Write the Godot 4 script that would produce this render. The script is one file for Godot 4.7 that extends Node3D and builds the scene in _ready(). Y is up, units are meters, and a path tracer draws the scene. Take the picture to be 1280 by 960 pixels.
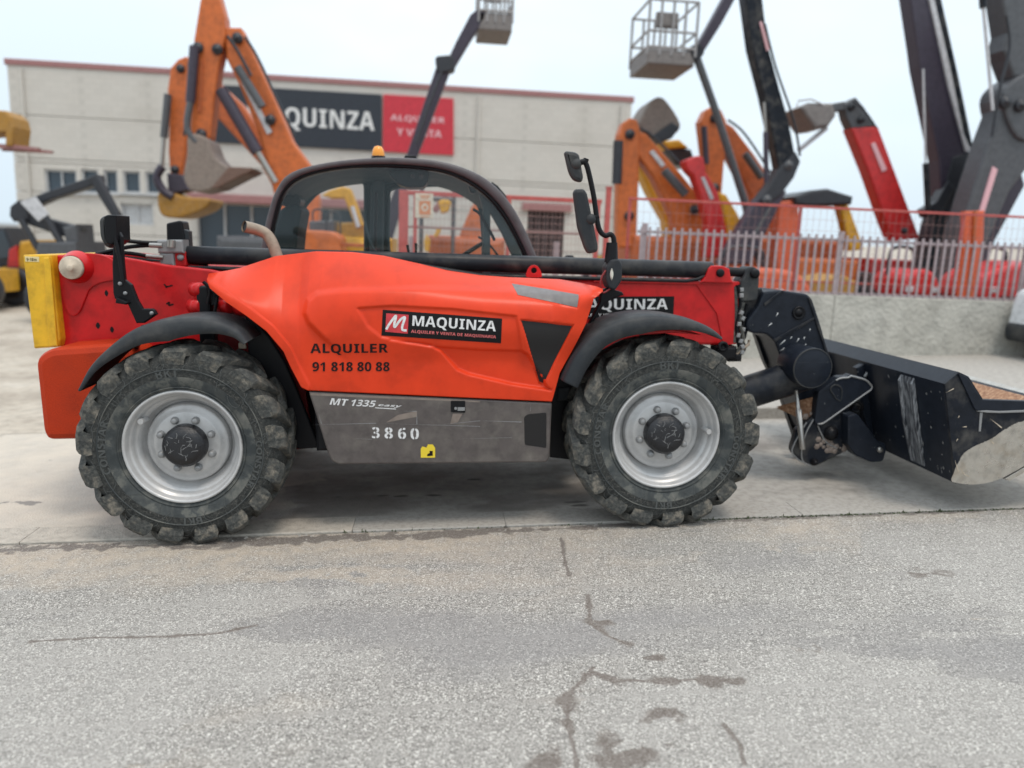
extends Node3D

# Photographed yard: the machine stands on a road that climbs 2.3 degrees to the right; buildings and fences are level.
const SLOPE := deg_to_rad(2.3)
var road := Transform3D(Basis(Vector3(0, 0, 1), SLOPE), Vector3.ZERO)
var M := {}
var used := {}
var rng := RandomNumberGenerator.new()

# ---------------------------------------------------------------- helpers: naming and committing
func V(a: Array) -> PackedVector2Array:
	var p := PackedVector2Array()
	for i in range(0, a.size(), 2): p.append(Vector2(a[i], a[i + 1]))
	return p

func numbered(called: String) -> String:
	used[called] = used.get(called, -1) + 1
	return called if used[called] == 0 else "%s_%03d" % [called, used[called]]

func tag(o: Node3D, label := "", category := "", group := "", kind := "") -> Node3D:
	if label: o.set_meta("label", label)
	if category: o.set_meta("category", category)
	if group: o.set_meta("group", group)
	if kind: o.set_meta("kind", kind)
	return o

func thing(called: String, label: String, category: String, group := "", where := Transform3D.IDENTITY) -> Node3D:
	var o := Node3D.new()
	o.name = numbered(called)
	o.transform = where
	add_child(o, true)
	tag(o, label, category, group)
	return o

func mk(smooth := false) -> SurfaceTool:
	var st := SurfaceTool.new()
	st.begin(Mesh.PRIMITIVE_TRIANGLES)
	st.set_smooth_group(0 if smooth else -1)
	return st

func obj(called: String, st: SurfaceTool, m: Material, parent: Node3D = null, where := Transform3D.IDENTITY) -> MeshInstance3D:
	st.generate_normals()
	st.set_material(m)
	var o := MeshInstance3D.new()
	o.mesh = st.commit()
	o.transform = where
	o.name = called if parent else numbered(called)
	(parent if parent else self).add_child(o, true)
	return o

func put(called: String, mesh: Mesh, parent: Node3D, where: Transform3D) -> MeshInstance3D:
	var o := MeshInstance3D.new()
	o.mesh = mesh
	o.transform = where
	o.name = called
	parent.add_child(o, true)
	return o

# ---------------------------------------------------------------- helpers: shapes
func tri(st: SurfaceTool, a: Vector3, b: Vector3, c: Vector3) -> void:
	st.add_vertex(a); st.add_vertex(b); st.add_vertex(c)

func quad(st: SurfaceTool, a: Vector3, b: Vector3, c: Vector3, d: Vector3) -> void:
	tri(st, a, b, c); tri(st, a, c, d)

func rnd(p: PackedVector2Array, r: float, n := 3) -> PackedVector2Array:   # rounded corners
	var o := PackedVector2Array()
	for i in p.size():
		var a := p[(i + p.size() - 1) % p.size()]
		var b := p[i]
		var c := p[(i + 1) % p.size()]
		var k := minf(r, 0.45 * minf(a.distance_to(b), b.distance_to(c)))
		var s := b + (a - b).normalized() * k
		var e := b + (c - b).normalized() * k
		for j in n + 1:
			var t := float(j) / n
			o.append(s.lerp(b, t).lerp(b.lerp(e, t), t))
	return o

func crv(p: PackedVector2Array, n: int, closed := true) -> PackedVector2Array:   # a smooth curve through the points
	var o := PackedVector2Array()
	var m := p.size()
	for i in (m if closed else m - 1):
		var a := p[(i + m - 1) % m] if closed or i > 0 else p[0]
		var b := p[i]
		var c := p[(i + 1) % m]
		var d := p[(i + 2) % m] if closed or i + 2 < m else p[m - 1]
		for j in n: o.append(b.cubic_interpolate(c, a, d, float(j) / n))
	if not closed: o.append(p[m - 1])
	return o

func inset(p: PackedVector2Array, d: float) -> PackedVector2Array:
	var area := 0.0
	for i in p.size(): area += p[i].cross(p[(i + 1) % p.size()])
	var s := signf(area)
	var o := PackedVector2Array()
	for i in p.size():
		var e := (p[i] - p[(i + p.size() - 1) % p.size()]).normalized()
		var f := (p[(i + 1) % p.size()] - p[i]).normalized()
		var n := (Vector2(-e.y, e.x) + Vector2(-f.y, f.x))
		var l := maxf(n.length_squared() / 2.0, 0.35)
		o.append(p[i] + n * s * d / l)
	return o

func ext(st: SurfaceTool, p: PackedVector2Array, z0: float, z1: float, bev := 0.006, t := Transform3D.IDENTITY) -> void:
	var lo := p[0]
	var hi := p[0]
	for q in p: lo = lo.min(q); hi = hi.max(q)
	var uv := func(q: Vector2) -> Vector2: return Vector2((q.x - lo.x) / (hi.x - lo.x), (hi.y - q.y) / (hi.y - lo.y))
	var zs := [z1, z1 - bev * 0.3, z1 - bev, z0 + bev, z0 + bev * 0.3, z0]
	var ps := [inset(p, bev), inset(p, bev * 0.3), p, p, inset(p, bev * 0.3), inset(p, bev)]
	if bev <= 0.0:
		zs = [z1, z0]
		ps = [p, p]
	var faces := Geometry2D.triangulate_polygon(ps[0])
	if faces.is_empty(): faces = Geometry2D.triangulate_polygon(p)
	if faces.is_empty(): print("cannot fill ", p)
	for f in range(0, faces.size(), 3):
		for k in [0, 2, 1]:
			var q: Vector2 = ps[0][faces[f + k]]
			st.set_uv2(uv.call(q)); st.set_uv(q)
			st.add_vertex(t * Vector3(q.x, q.y, z1))
		for k in [0, 1, 2]:
			var q: Vector2 = ps[-1][faces[f + k]]
			st.set_uv2(uv.call(q)); st.set_uv(q)
			st.add_vertex(t * Vector3(q.x, q.y, z0))
	for k in zs.size() - 1:
		for i in p.size():
			var j := (i + 1) % p.size()
			var c := [ps[k][i], ps[k][j], ps[k + 1][j], ps[k + 1][i]]
			for q in [0, 1, 2, 0, 2, 3]:
				st.set_uv2(uv.call(c[q])); st.set_uv(c[q])
				st.add_vertex(t * Vector3(c[q].x, c[q].y, zs[k + (1 if q > 1 else 0)]))

func holed(outer: PackedVector2Array, holes: Array) -> PackedVector2Array:   # cuts holes out of an outline by narrow slits
	var p := outer
	for h in holes:
		var hole: PackedVector2Array = h
		if Geometry2D.is_polygon_clockwise(hole) == Geometry2D.is_polygon_clockwise(p): hole.reverse()
		var best := INF
		var bi := 0
		var bj := 0
		for i in p.size():
			for j in hole.size():
				if p[i].distance_squared_to(hole[j]) < best:
					best = p[i].distance_squared_to(hole[j]); bi = i; bj = j
		var o := p.slice(0, bi + 1)
		for j in hole.size(): o.append(hole[(bj + j) % hole.size()])
		var e := (hole[(bj + hole.size() - 1) % hole.size()] - hole[bj]).normalized() * 0.001
		o.append(hole[bj] + e)
		o.append(p[bi] + (p[(bi + 1) % p.size()] - p[bi]).normalized() * 0.001)
		o.append_array(p.slice(bi + 1))
		p = o
	return p

func box(st: SurfaceTool, c: Vector3, s: Vector3, bev := 0.006, b := Basis.IDENTITY) -> void:
	var h := s / 2.0
	ext(st, V([-h.x, -h.y, h.x, -h.y, h.x, h.y, -h.x, h.y]), -h.z, h.z, bev, Transform3D(b, c))

func tube(st: SurfaceTool, path: Array, r, sides := 12, caps := true) -> void:
	var rings := []
	var up := Vector3(0.31, 0.87, 0.38)
	for i in path.size():
		var d: Vector3 = (path[mini(i + 1, path.size() - 1)] - path[maxi(i - 1, 0)]).normalized()
		var x := d.cross(up).normalized()
		if d.cross(up).length() < 0.05: x = d.cross(Vector3.RIGHT).normalized()
		var y := d.cross(x)
		var ring := []
		var rr: float = r[i] if r is Array else r
		for k in sides:
			var a := TAU * k / sides
			ring.append(path[i] + (x * cos(a) + y * sin(a)) * rr)
		rings.append(ring)
	for i in rings.size() - 1:
		for k in sides:
			var l := (k + 1) % sides
			quad(st, rings[i][k], rings[i][l], rings[i + 1][l], rings[i + 1][k])
	if caps:
		st.set_smooth_group(-1)
		for e in [0, rings.size() - 1]:
			for k in range(1, sides - 1): tri(st, rings[e][0], rings[e][k], rings[e][k + 1])
		st.set_smooth_group(0)

func bend(path: Array, n := 5) -> Array:   # a smooth path through points in space
	var c := Curve3D.new()
	for i in path.size():
		var t: Vector3 = (path[mini(i + 1, path.size() - 1)] - path[maxi(i - 1, 0)]) / 6.0
		c.add_point(path[i], -t, t)
	var o := []
	for i in (path.size() - 1) * n + 1: o.append(c.sample(mini(i / n, path.size() - 1), float(i % n) / n) if i < (path.size() - 1) * n else path[-1])
	return o

func lathe(st: SurfaceTool, prof: PackedVector2Array, segs := 32, t := Transform3D.IDENTITY) -> void:   # (radius, height along z)
	for i in prof.size() - 1:
		for k in segs:
			var a := TAU * k / segs
			var b := TAU * (k + 1) / segs
			var p := [Vector3(cos(a) * prof[i].x, sin(a) * prof[i].x, prof[i].y), Vector3(cos(b) * prof[i].x, sin(b) * prof[i].x, prof[i].y),
				Vector3(cos(b) * prof[i + 1].x, sin(b) * prof[i + 1].x, prof[i + 1].y), Vector3(cos(a) * prof[i + 1].x, sin(a) * prof[i + 1].x, prof[i + 1].y)]
			if prof[i].x > 0.0: tri(st, t * p[0], t * p[1], t * p[2])
			if prof[i + 1].x > 0.0: tri(st, t * p[0], t * p[2], t * p[3])

func circle(c: Vector2, r: float, n := 24) -> PackedVector2Array:
	var o := PackedVector2Array()
	for i in n: o.append(c + Vector2.from_angle(TAU * i / n) * r)
	return o

func polyline_y(p: PackedVector2Array, x: float) -> float:
	if x <= p[0].x: return p[0].y
	for i in p.size() - 1:
		if x <= p[i + 1].x:
			return lerpf(p[i].y, p[i + 1].y, (x - p[i].x) / maxf(p[i + 1].x - p[i].x, 1e-6))
	return p[-1].y

func line_dist(p: PackedVector2Array, q: Vector2, closed := true) -> float:
	var d := INF
	for i in (p.size() if closed else p.size() - 1):
		d = minf(d, Geometry2D.get_closest_point_to_segment(q, p[i], p[(i + 1) % p.size()]).distance_to(q))
	return d

func inside(p: PackedVector2Array, q: Vector2, w: float) -> float:   # 1 well inside, 0 well outside, soft over the width w
	var d := line_dist(p, q)
	if not Geometry2D.is_point_in_polygon(q, p): d = -d
	return smoothstep(-w, w, d)

# ---------------------------------------------------------------- helpers: lettering
func font(bold := true) -> Font:
	var f := SystemFont.new()
	f.font_names = PackedStringArray(["Droid Sans"])
	f.font_weight = 700 if bold else 400
	return f

func letters(text: String, bold := true) -> Array:   # [triangles of the text, its rectangle]
	var t := TextMesh.new()
	t.text = text
	t.font = font(bold)
	t.font_size = 64
	t.pixel_size = 0.01
	t.depth = 0.0
	t.curve_step = 2.0
	var a := t.get_mesh_arrays()
	var v: PackedVector3Array = a[Mesh.ARRAY_VERTEX]
	var ix: PackedInt32Array = a[Mesh.ARRAY_INDEX] if a[Mesh.ARRAY_INDEX] != null else PackedInt32Array(range(v.size()))
	var o := PackedVector2Array()
	for i in ix: o.append(Vector2(v[i].x, v[i].y))
	var r := Rect2(o[0], Vector2.ZERO)
	for q in o: r = r.expand(q)
	return [o, r]

func write(st: SurfaceTool, text: String, at: Vector2, along: Vector2, upward: Vector2, depth: Callable, bold := true, lean := 0.0) -> void:
	var l := letters(text, bold)
	var r: Rect2 = l[1]
	for q in l[0]:
		var u: Vector2 = (q - r.position) / r.size
		var p := at + along * (u.x + lean * u.y) + upward * u.y
		st.add_vertex(Vector3(p.x, p.y, depth.call(p)))

# ---------------------------------------------------------------- helpers: materials
func lin(r: float, g: float, b: float, a := 1.0) -> Color:
	var c := Color(r, g, b).linear_to_srgb()
	c.a = a
	return c

func noise_tex(seed_: int, freq: float, ramp: Array, type := FastNoiseLite.TYPE_SIMPLEX_SMOOTH, octaves := 4, size := 512, normal := 0.0, ret := -1, fractal := FastNoiseLite.FRACTAL_FBM) -> NoiseTexture2D:
	var n := FastNoiseLite.new()
	n.seed = seed_
	n.frequency = freq
	n.noise_type = type
	n.fractal_type = fractal
	n.fractal_octaves = octaves
	if fractal == FastNoiseLite.FRACTAL_FBM: n.fractal_gain = .62
	if ret >= 0: n.cellular_return_type = ret
	var t := NoiseTexture2D.new()
	t.width = size
	t.height = size
	t.seamless = true
	t.seamless_blend_skirt = 0.15
	t.noise = n
	if normal > 0.0:
		t.as_normal_map = true
		t.bump_strength = normal
	elif ramp:
		var g := Gradient.new()
		var o := PackedFloat32Array()
		var c := PackedColorArray()
		for s in ramp:
			o.append(s[0])
			c.append(s[1] if s[1] is Color else Color(s[1], s[1], s[1]))
		g.offsets = o
		g.colors = c
		t.color_ramp = g
	return t

var T := {}
func mat(called: String, c: Color, rough := 0.5, metal := 0.0, tex := "mottle", scale := 1.0, extra := {}) -> StandardMaterial3D:
	var m := StandardMaterial3D.new()
	m.resource_name = called
	m.albedo_color = c
	m.roughness = rough
	m.metallic = metal
	if tex:
		m.albedo_texture = T[tex]
		m.uv1_triplanar = true
		m.uv1_scale = Vector3.ONE * scale
		m.roughness_texture = T["rough"]
	if extra.has("normal"):
		m.normal_enabled = true
		m.normal_texture = T[extra.normal]
		m.normal_scale = extra.get("bump", 0.3)
	if extra.has("detail"):
		m.detail_enabled = true
		m.detail_albedo = T[extra.detail]
		m.detail_blend_mode = BaseMaterial3D.BLEND_MODE_MIX
		m.detail_uv_layer = BaseMaterial3D.DETAIL_UV_2
		if not extra.get("flat", false):
			m.uv2_triplanar = true
			m.uv2_scale = Vector3.ONE * extra.get("dscale", 1.0)
	if called in ["ink", "sticker_black", "orange", "dark_vent", "red", "weight", "black", "grey_plastic", "pipe", "navy", "navy_plain", "cab_grey", "tyre", "tread", "sidewall", "interior"]: m.metallic_specular = .3
	if extra.has("coat"):
		m.clearcoat_enabled = true
		m.clearcoat = extra.coat
		m.clearcoat_roughness = 0.2
	M[called] = m
	return m

func glass(called: String, c: Color) -> StandardMaterial3D:
	var m := StandardMaterial3D.new()
	m.resource_name = called
	m.albedo_color = c
	m.roughness = 0.03
	m.transparency = BaseMaterial3D.TRANSPARENCY_ALPHA
	M[called] = m
	return m

func see(r: float, g: float, b: float, a: float) -> Color:
	return lin(r, g, b, a)

func materials() -> void:
	T.mottle = noise_tex(3, 0.012, [[0.0, 0.80], [0.5, 0.94], [1.0, 1.0]], FastNoiseLite.TYPE_SIMPLEX_SMOOTH, 5)
	T.rough = noise_tex(5, 0.02, [[0.0, 0.75], [1.0, 1.0]], FastNoiseLite.TYPE_SIMPLEX_SMOOTH, 5, 256)
	T.fine = noise_tex(7, 0.12, [[0.0, 0.72], [0.5, 0.9], [1.0, 1.0]], FastNoiseLite.TYPE_SIMPLEX_SMOOTH, 3)
	T.bump = noise_tex(9, 0.05, [], FastNoiseLite.TYPE_SIMPLEX_SMOOTH, 5, 512, 6.0)
	T.finebump = noise_tex(11, 0.2, [], FastNoiseLite.TYPE_SIMPLEX_SMOOTH, 3, 512, 8.0)
	# dust and grime that lie over paint: colour with its own cover
	T.dust = noise_tex(13, 0.010, [[0.0, lin(.33, .29, .24, 0)], [0.40, lin(.30, .27, .23, .0)], [0.8, lin(.33, .30, .25, .16)], [1.0, lin(.36, .32, .27, .28)]], FastNoiseLite.TYPE_SIMPLEX_SMOOTH, 6)
	T.grime = noise_tex(17, 0.008, [[0.0, lin(.02, .012, .010, .26)], [0.35, lin(.03, .015, .012, .08)], [0.6, lin(.03, .02, .02, 0)], [1.0, lin(.03, .02, .02, 0)]], FastNoiseLite.TYPE_SIMPLEX_SMOOTH, 6)
	T.chips = noise_tex(19, 0.035, [[0.0, lin(.5, .5, .48, 0)], [0.90, lin(.5, .5, .48, 0)], [0.94, lin(.40, .40, .38, .5)], [1.0, lin(.6, .6, .57, .85)]], FastNoiseLite.TYPE_SIMPLEX_SMOOTH, 5)
	T.rust = noise_tex(23, 0.03, [[0.0, lin(.10, .04, .02)], [0.45, lin(.26, .13, .07)], [0.7, lin(.45, .27, .16)], [1.0, lin(.55, .38, .25)]], FastNoiseLite.TYPE_SIMPLEX_SMOOTH, 5)
	# rubber: dried mud in cobweb lines over dull black
	T.rubber = noise_tex(29, 0.022, [[0.0, lin(.020, .021, .022)], [0.4, lin(.045, .048, .047)], [0.7, lin(.078, .080, .075)], [1.0, lin(.16, .15, .13)]], FastNoiseLite.TYPE_SIMPLEX_SMOOTH, 6)
	T.cracks = noise_tex(31, 0.014, [[0.0, lin(.40, .37, .32, .0)], [0.84, lin(.4, .37, .32, 0.03)], [0.92, lin(.42, .39, .34, .26)], [0.97, lin(.46, .43, .38, .55)], [1.0, lin(.5, .46, .4, .8)]], FastNoiseLite.TYPE_SIMPLEX_SMOOTH, 4, 1024, 0.0, -1, FastNoiseLite.FRACTAL_RIDGED)
	T.sidedust = noise_tex(59, 0.008, [[0.0, lin(.02, .024, .026, .7)], [0.38, lin(.03, .034, .036, .5)], [0.50, lin(.06, .06, .058, .05)], [0.58, lin(.26, .25, .21, .22)], [0.75, lin(.30, .28, .24, .45)], [1.0, lin(.34, .32, .27, .6)]], FastNoiseLite.TYPE_SIMPLEX_SMOOTH, 6)
	T.scrape = noise_tex(67, 0.02, [[0.0, lin(.4, .41, .43, 0)], [0.42, lin(.4, .41, .43, .05)], [0.62, lin(.42, .43, .45, .5)], [1.0, lin(.5, .5, .5, .8)]], FastNoiseLite.TYPE_SIMPLEX_SMOOTH, 5)
	T.dirt = noise_tex(71, 0.008, [[0.0, lin(.22, .18, .14, .65)], [0.4, lin(.28, .23, .18, .35)], [0.52, lin(.4, .35, .28, 0)], [0.7, lin(.58, .53, .46, .1)], [1.0, lin(.6, .56, .5, .5)]], FastNoiseLite.TYPE_SIMPLEX_SMOOTH, 7)
	T.mud = noise_tex(37, 0.016, [[0.0, lin(.28, .25, .21, 0)], [0.42, lin(.26, .23, .19, .03)], [0.60, lin(.31, .27, .215, .20)], [0.80, lin(.36, .31, .245, .50)], [1.0, lin(.38, .33, .26, .7)]], FastNoiseLite.TYPE_SIMPLEX_SMOOTH, 6)
	# asphalt aggregate
	T.grain = noise_tex(41, 0.085, [[0.0, lin(.12, .110, .098)], [0.14, lin(.18, .167, .15)], [0.4, lin(.265, .247, .224)], [0.65, lin(.335, .314, .286)], [0.88, lin(.42, .396, .36)], [1.0, lin(.72, .68, .62)]], FastNoiseLite.TYPE_CELLULAR, 1, 1024, 0.0, FastNoiseLite.RETURN_CELL_VALUE, FastNoiseLite.FRACTAL_NONE)
	T.grainbump = noise_tex(41, 0.085, [], FastNoiseLite.TYPE_CELLULAR, 1, 1024, 8.0, FastNoiseLite.RETURN_DISTANCE, FastNoiseLite.FRACTAL_NONE)
	T.cement = noise_tex(43, 0.02, [[0.0, .80], [0.5, .93], [1.0, 1.0]], FastNoiseLite.TYPE_SIMPLEX_SMOOTH, 7, 1024)
	T.wall_stain = noise_tex(47, 0.006, [[0.0, lin(.30, .27, .22, .22)], [0.4, lin(.34, .32, .27, .06)], [0.6, lin(.5, .5, .46, 0)], [1.0, lin(.52, .51, .48, .3)]], FastNoiseLite.TYPE_SIMPLEX_SMOOTH, 5)
	T.rusty = noise_tex(53, 0.012, [[0.0, lin(.30, .20, .11, .5)], [0.35, lin(.34, .25, .15, .15)], [0.6, lin(.4, .3, .2, 0)], [1.0, lin(.10, .10, .11, .2)]], FastNoiseLite.TYPE_SIMPLEX_SMOOTH, 6)
	T.block = block_texture()
	mat("red", lin(.60, .012, .014), .45, 0, "mottle", .8, {"detail": "grime", "dscale": .7, "coat": .25})
	mat("dull_red", lin(.24, .010, .012), .6, 0, "mottle", 1.0, {"detail": "grime", "dscale": 1.1})
	mat("orange", lin(.74, .050, .012), .5, 0, "mottle", .35, {"coat": .10})
	mat("weight", lin(.56, .044, .009), .6, 0, "fine", 2.0, {"detail": "grime", "dscale": .6, "normal": "finebump", "bump": .15})
	mat("yellow", lin(.82, .47, .014), .5, 0, "mottle", 1.0, {"detail": "grime", "dscale": 1.3})
	mat("grey_plastic", lin(.036, .040, .045), .55, 0, "fine", 3.0, {"detail": "dust", "dscale": .4, "normal": "finebump", "bump": .2})
	mat("cab_grey", lin(.108, .096, .100), .5, 0, "mottle", 1.0, {"coat": .1})
	mat("skirt", lin(.100, .083, .077), .55, 0, "mottle", 1.3, {"detail": "dust", "dscale": .8})
	mat("black", lin(.010, .010, .012), .45, 0, "fine", 2.0)
	mat("navy", lin(.016, .020, .029), .38, 0, "mottle", 1.5, {"detail": "chips", "dscale": 1.1})
	mat("navy_plain", lin(.012, .015, .022), .36, 0, "mottle", 1.5, {"detail": "dust", "dscale": .6})
	mat("pipe", lin(.016, .018, .023), .42, 0, "mottle", 1.0, {"detail": "dust", "dscale": .5})
	mat("edge", lin(.34, .34, .34), .45, .3, "fine", 4.0)
	mat("silver", lin(.56, .55, .54), .42, .25, "mottle", .8)
	mat("steel", lin(.45, .43, .40), .35, .8, "fine", 4.0)
	mat("bare_steel", lin(.62, .585, .53), .33, .85, "mottle", 1.5, {"detail": "rusty", "dscale": .9} if T.has("rusty") else {})
	mat("exhaust", lin(.36, .28, .21), .5, .35, "mottle", 4.0)
	mat("cream", lin(.62, .52, .40), .6, 0, "mottle", 3.0)
	mat("rust", lin(1, 1, 1), .85, 0, "rust", 2.0)
	mat("tyre", lin(.62, .62, .62), .85, 0, "rubber", 3.0, {"detail": "cracks", "dscale": 1.0, "normal": "bump", "bump": .5})
	mat("sidewall", lin(.070, .077, .077), .8, 0, "mottle", 1.2, {"detail": "sidedust", "dscale": .9, "normal": "finebump", "bump": .12})
	mat("tread", lin(1.0, 1.0, 1.0), .9, 0, "rubber", 3.2, {"detail": "mud", "dscale": 1.4, "normal": "bump", "bump": .7})
	mat("scuffed", lin(.022, .026, .034), .4, 0, "mottle", 1.5, {"detail": "scrape"})
	M.scuffed.uv2_scale = Vector3(4, .5, 4)
	mat("silted", lin(.50, .45, .385), .9, 0, "cement", .6, {"normal": "finebump", "bump": .2})
	mat("rubber_letter", lin(.085, .090, .087), .85, 0, "fine", 5.0)
	mat("dark_vent", lin(.030, .028, .028), .45, 0, "fine", 5.0)
	mat("vent_film", lin(.17, .15, .142), .4, 0, "mottle", 3.0, {"detail": "grime", "dscale": 3.0})
	mat("interior", lin(.011, .024, .028), .7, 0, "mottle", 1.0)
	mat("interior_light", lin(.035, .07, .076), .6, 0, "mottle", 1.0)
	mat("white", lin(.78, .78, .77), .5, 0, "mottle", 2.0)
	mat("sticker_black", lin(.009, .009, .010), .6, 0, "mottle", 3.0)
	mat("sticker_red", lin(.60, .035, .045), .4, 0, "mottle", 3.0)
	mat("sticker_cream", lin(.70, .58, .30), .5, 0, "")
	mat("ink", lin(.012, .008, .008), .7, 0, "")
	mat("ink_white", lin(.76, .75, .74), .5, 0, "mottle", 6.0)
	mat("ink_yellow", lin(.74, .55, .03), .5, 0, "")
	mat("pink_ink", lin(.65, .14, .14), .5, 0, "")
	mat("amber", lin(.80, .30, .03), .15, 0, "")
	mat("lens", lin(.62, .60, .52), .12, 0, "")
	mat("wrap", lin(.015, .015, .018), .28, 0, "fine", 6.0, {"normal": "bump", "bump": 1.0})
	glass("cab_glass", see(.006, .04, .04, .12))
	glass("window_glass", see(.08, .10, .11, .35))
	# the yard behind
	mat("wall_concrete", lin(.50, .48, .425), .9, 0, "cement", .12, {"detail": "wall_stain", "dscale": .12, "normal": "finebump", "bump": .15} if T.has("wall_stain") else {"normal": "finebump", "bump": .15})
	mat("blockwork", lin(.56, .53, .485), .9, 0, "block", .42, {"detail": "wall_stain", "dscale": .12})
	mat("trim_red", lin(.36, .17, .165), .6, 0, "mottle", 1.0)
	mat("fence_white", lin(.40, .325, .335), .55, 0, "mottle", 2.0)
	mat("fence_red", lin(.52, .10, .085), .5, 0, "mottle", 2.0)
	mat("fence_orange", lin(.72, .13, .05), .5, 0, "mottle", 2.0)
	mat("wire", lin(.34, .20, .18), .5, .3, "")
	mat("digger", lin(.62, .145, .026), .55, 0, "mottle", .9, {"detail": "grime", "dscale": .5})
	mat("digger_dark", lin(.52, .12, .03), .55, 0, "mottle", .9, {"detail": "grime", "dscale": .5})
	mat("plant_yellow", lin(.70, .36, .02), .55, 0, "mottle", .9, {"detail": "grime", "dscale": .5})
	mat("ochre", lin(.42, .21, .03), .7, 0, "mottle", 1.5, {"detail": "dust", "dscale": .9})
	mat("bucket_grey", lin(.24, .19, .16), .7, .1, "mottle", 1.5, {"detail": "dust", "dscale": .9})
	mat("rust_brown", lin(.17, .10, .075), .75, .1, "mottle", 1.5)
	mat("lift_black", lin(.025, .027, .034), .5, 0, "mottle", 1.0)
	mat("lift_plum", lin(.045, .035, .055), .5, 0, "mottle", 1.0)
	mat("rail_grey", lin(.36, .35, .35), .6, 0, "mottle", 1.0)
	mat("lift_grey", lin(.085, .088, .096), .5, 0, "mottle", 1.0)
	mat("basket_grey", lin(.22, .20, .19), .7, 0, "mottle", 1.0)
	mat("rail_white", lin(.60, .60, .62), .5, 0, "mottle", 1.0)
	mat("plant_red", lin(.62, .025, .025), .45, 0, "mottle", .8, {"coat": .2})
	mat("sign_dark", lin(.020, .026, .038), .5, 0, "mottle", 1.0)
	mat("sign_red", lin(.60, .03, .05), .5, 0, "mottle", 1.0)
	mat("sign_pink", lin(.72, .42, .45), .5, 0, "")
	mat("frame_white", lin(.55, .56, .57), .5, 0, "mottle", 1.0)
	mat("dark_glass", lin(.05, .07, .09), .12, 0, "")
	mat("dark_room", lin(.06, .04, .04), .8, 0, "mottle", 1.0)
	mat("car_white", lin(.72, .73, .74), .3, 0, "mottle", 1.0, {"coat": .6})
	mat("notice", lin(.70, .62, .50), .6, 0, "mottle", 2.0)
	mat("notice_ink", lin(.58, .22, .10), .6, 0, "")
	mat("soil", lin(.50, .435, .355), .95, 0, "cement", .25, {"detail": "dirt", "dscale": .16, "normal": "bump", "bump": .22})
	mat("moss", lin(.07, .09, .035), .95, 0, "fine", 6.0)
	mat("asphalt", lin(1, 1, 1), .92, 0, "grain", 2.0, {"normal": "grainbump", "bump": .6})
	mat("slab", lin(.42, .39, .35), .85, 0, "cement", .5, {"normal": "finebump", "bump": .12})
	mat("kerb", lin(.42, .39, .35), .88, 0, "cement", 1.1, {"normal": "finebump", "bump": .2})

func block_texture() -> ImageTexture:   # courses of pale concrete block, too far away to tell apart
	var im := Image.create(256, 256, false, Image.FORMAT_RGB8)
	var r := RandomNumberGenerator.new()
	r.seed = 5
	im.fill(Color(.945, .945, .945))
	for row in 12:
		for col in 6:
			var c := r.randf_range(.972, 1.0)
			im.fill_rect(Rect2i(int(col * 42.67 + (row % 2) * 21), int(row * 21.33), 41, 20), Color(c, c, c))
	return ImageTexture.create_from_image(im)

# ---------------------------------------------------------------- the setting
func sheet(called: String, x0: float, x1: float, z0: float, z1: float, y: float, m: Material, nx := 1, nz := 1, wob := 0.0) -> MeshInstance3D:
	var st := mk(true)
	var n := FastNoiseLite.new()
	n.seed = 8
	n.frequency = 0.8
	n.fractal_octaves = 4
	var at := func(i: int, k: int) -> Vector3:
		var x := lerpf(x0, x1, float(i) / nx)
		var z := lerpf(z0, z1, float(k) / nz)
		var edge := 0.0 if i == 0 or k == 0 or i == nx or k == nz else 1.0
		return Vector3(x, y + (n.get_noise_2d(x, z) * wob * edge if wob else 0.0), z)
	for i in nx:
		for k in nz:
			var c := [[i, k], [i + 1, k], [i + 1, k + 1], [i, k], [i + 1, k + 1], [i, k + 1]]
			for q in c:
				st.set_uv2(Vector2(float(q[0]) / nx, float(q[1]) / nz))
				st.set_uv(Vector2(float(q[0]) / nx, float(q[1]) / nz))
				st.add_vertex(at.call(q[0], q[1]))
	var o := obj(called, st, m, null, road)
	tag(o, "", "", "", "structure")
	return o

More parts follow.
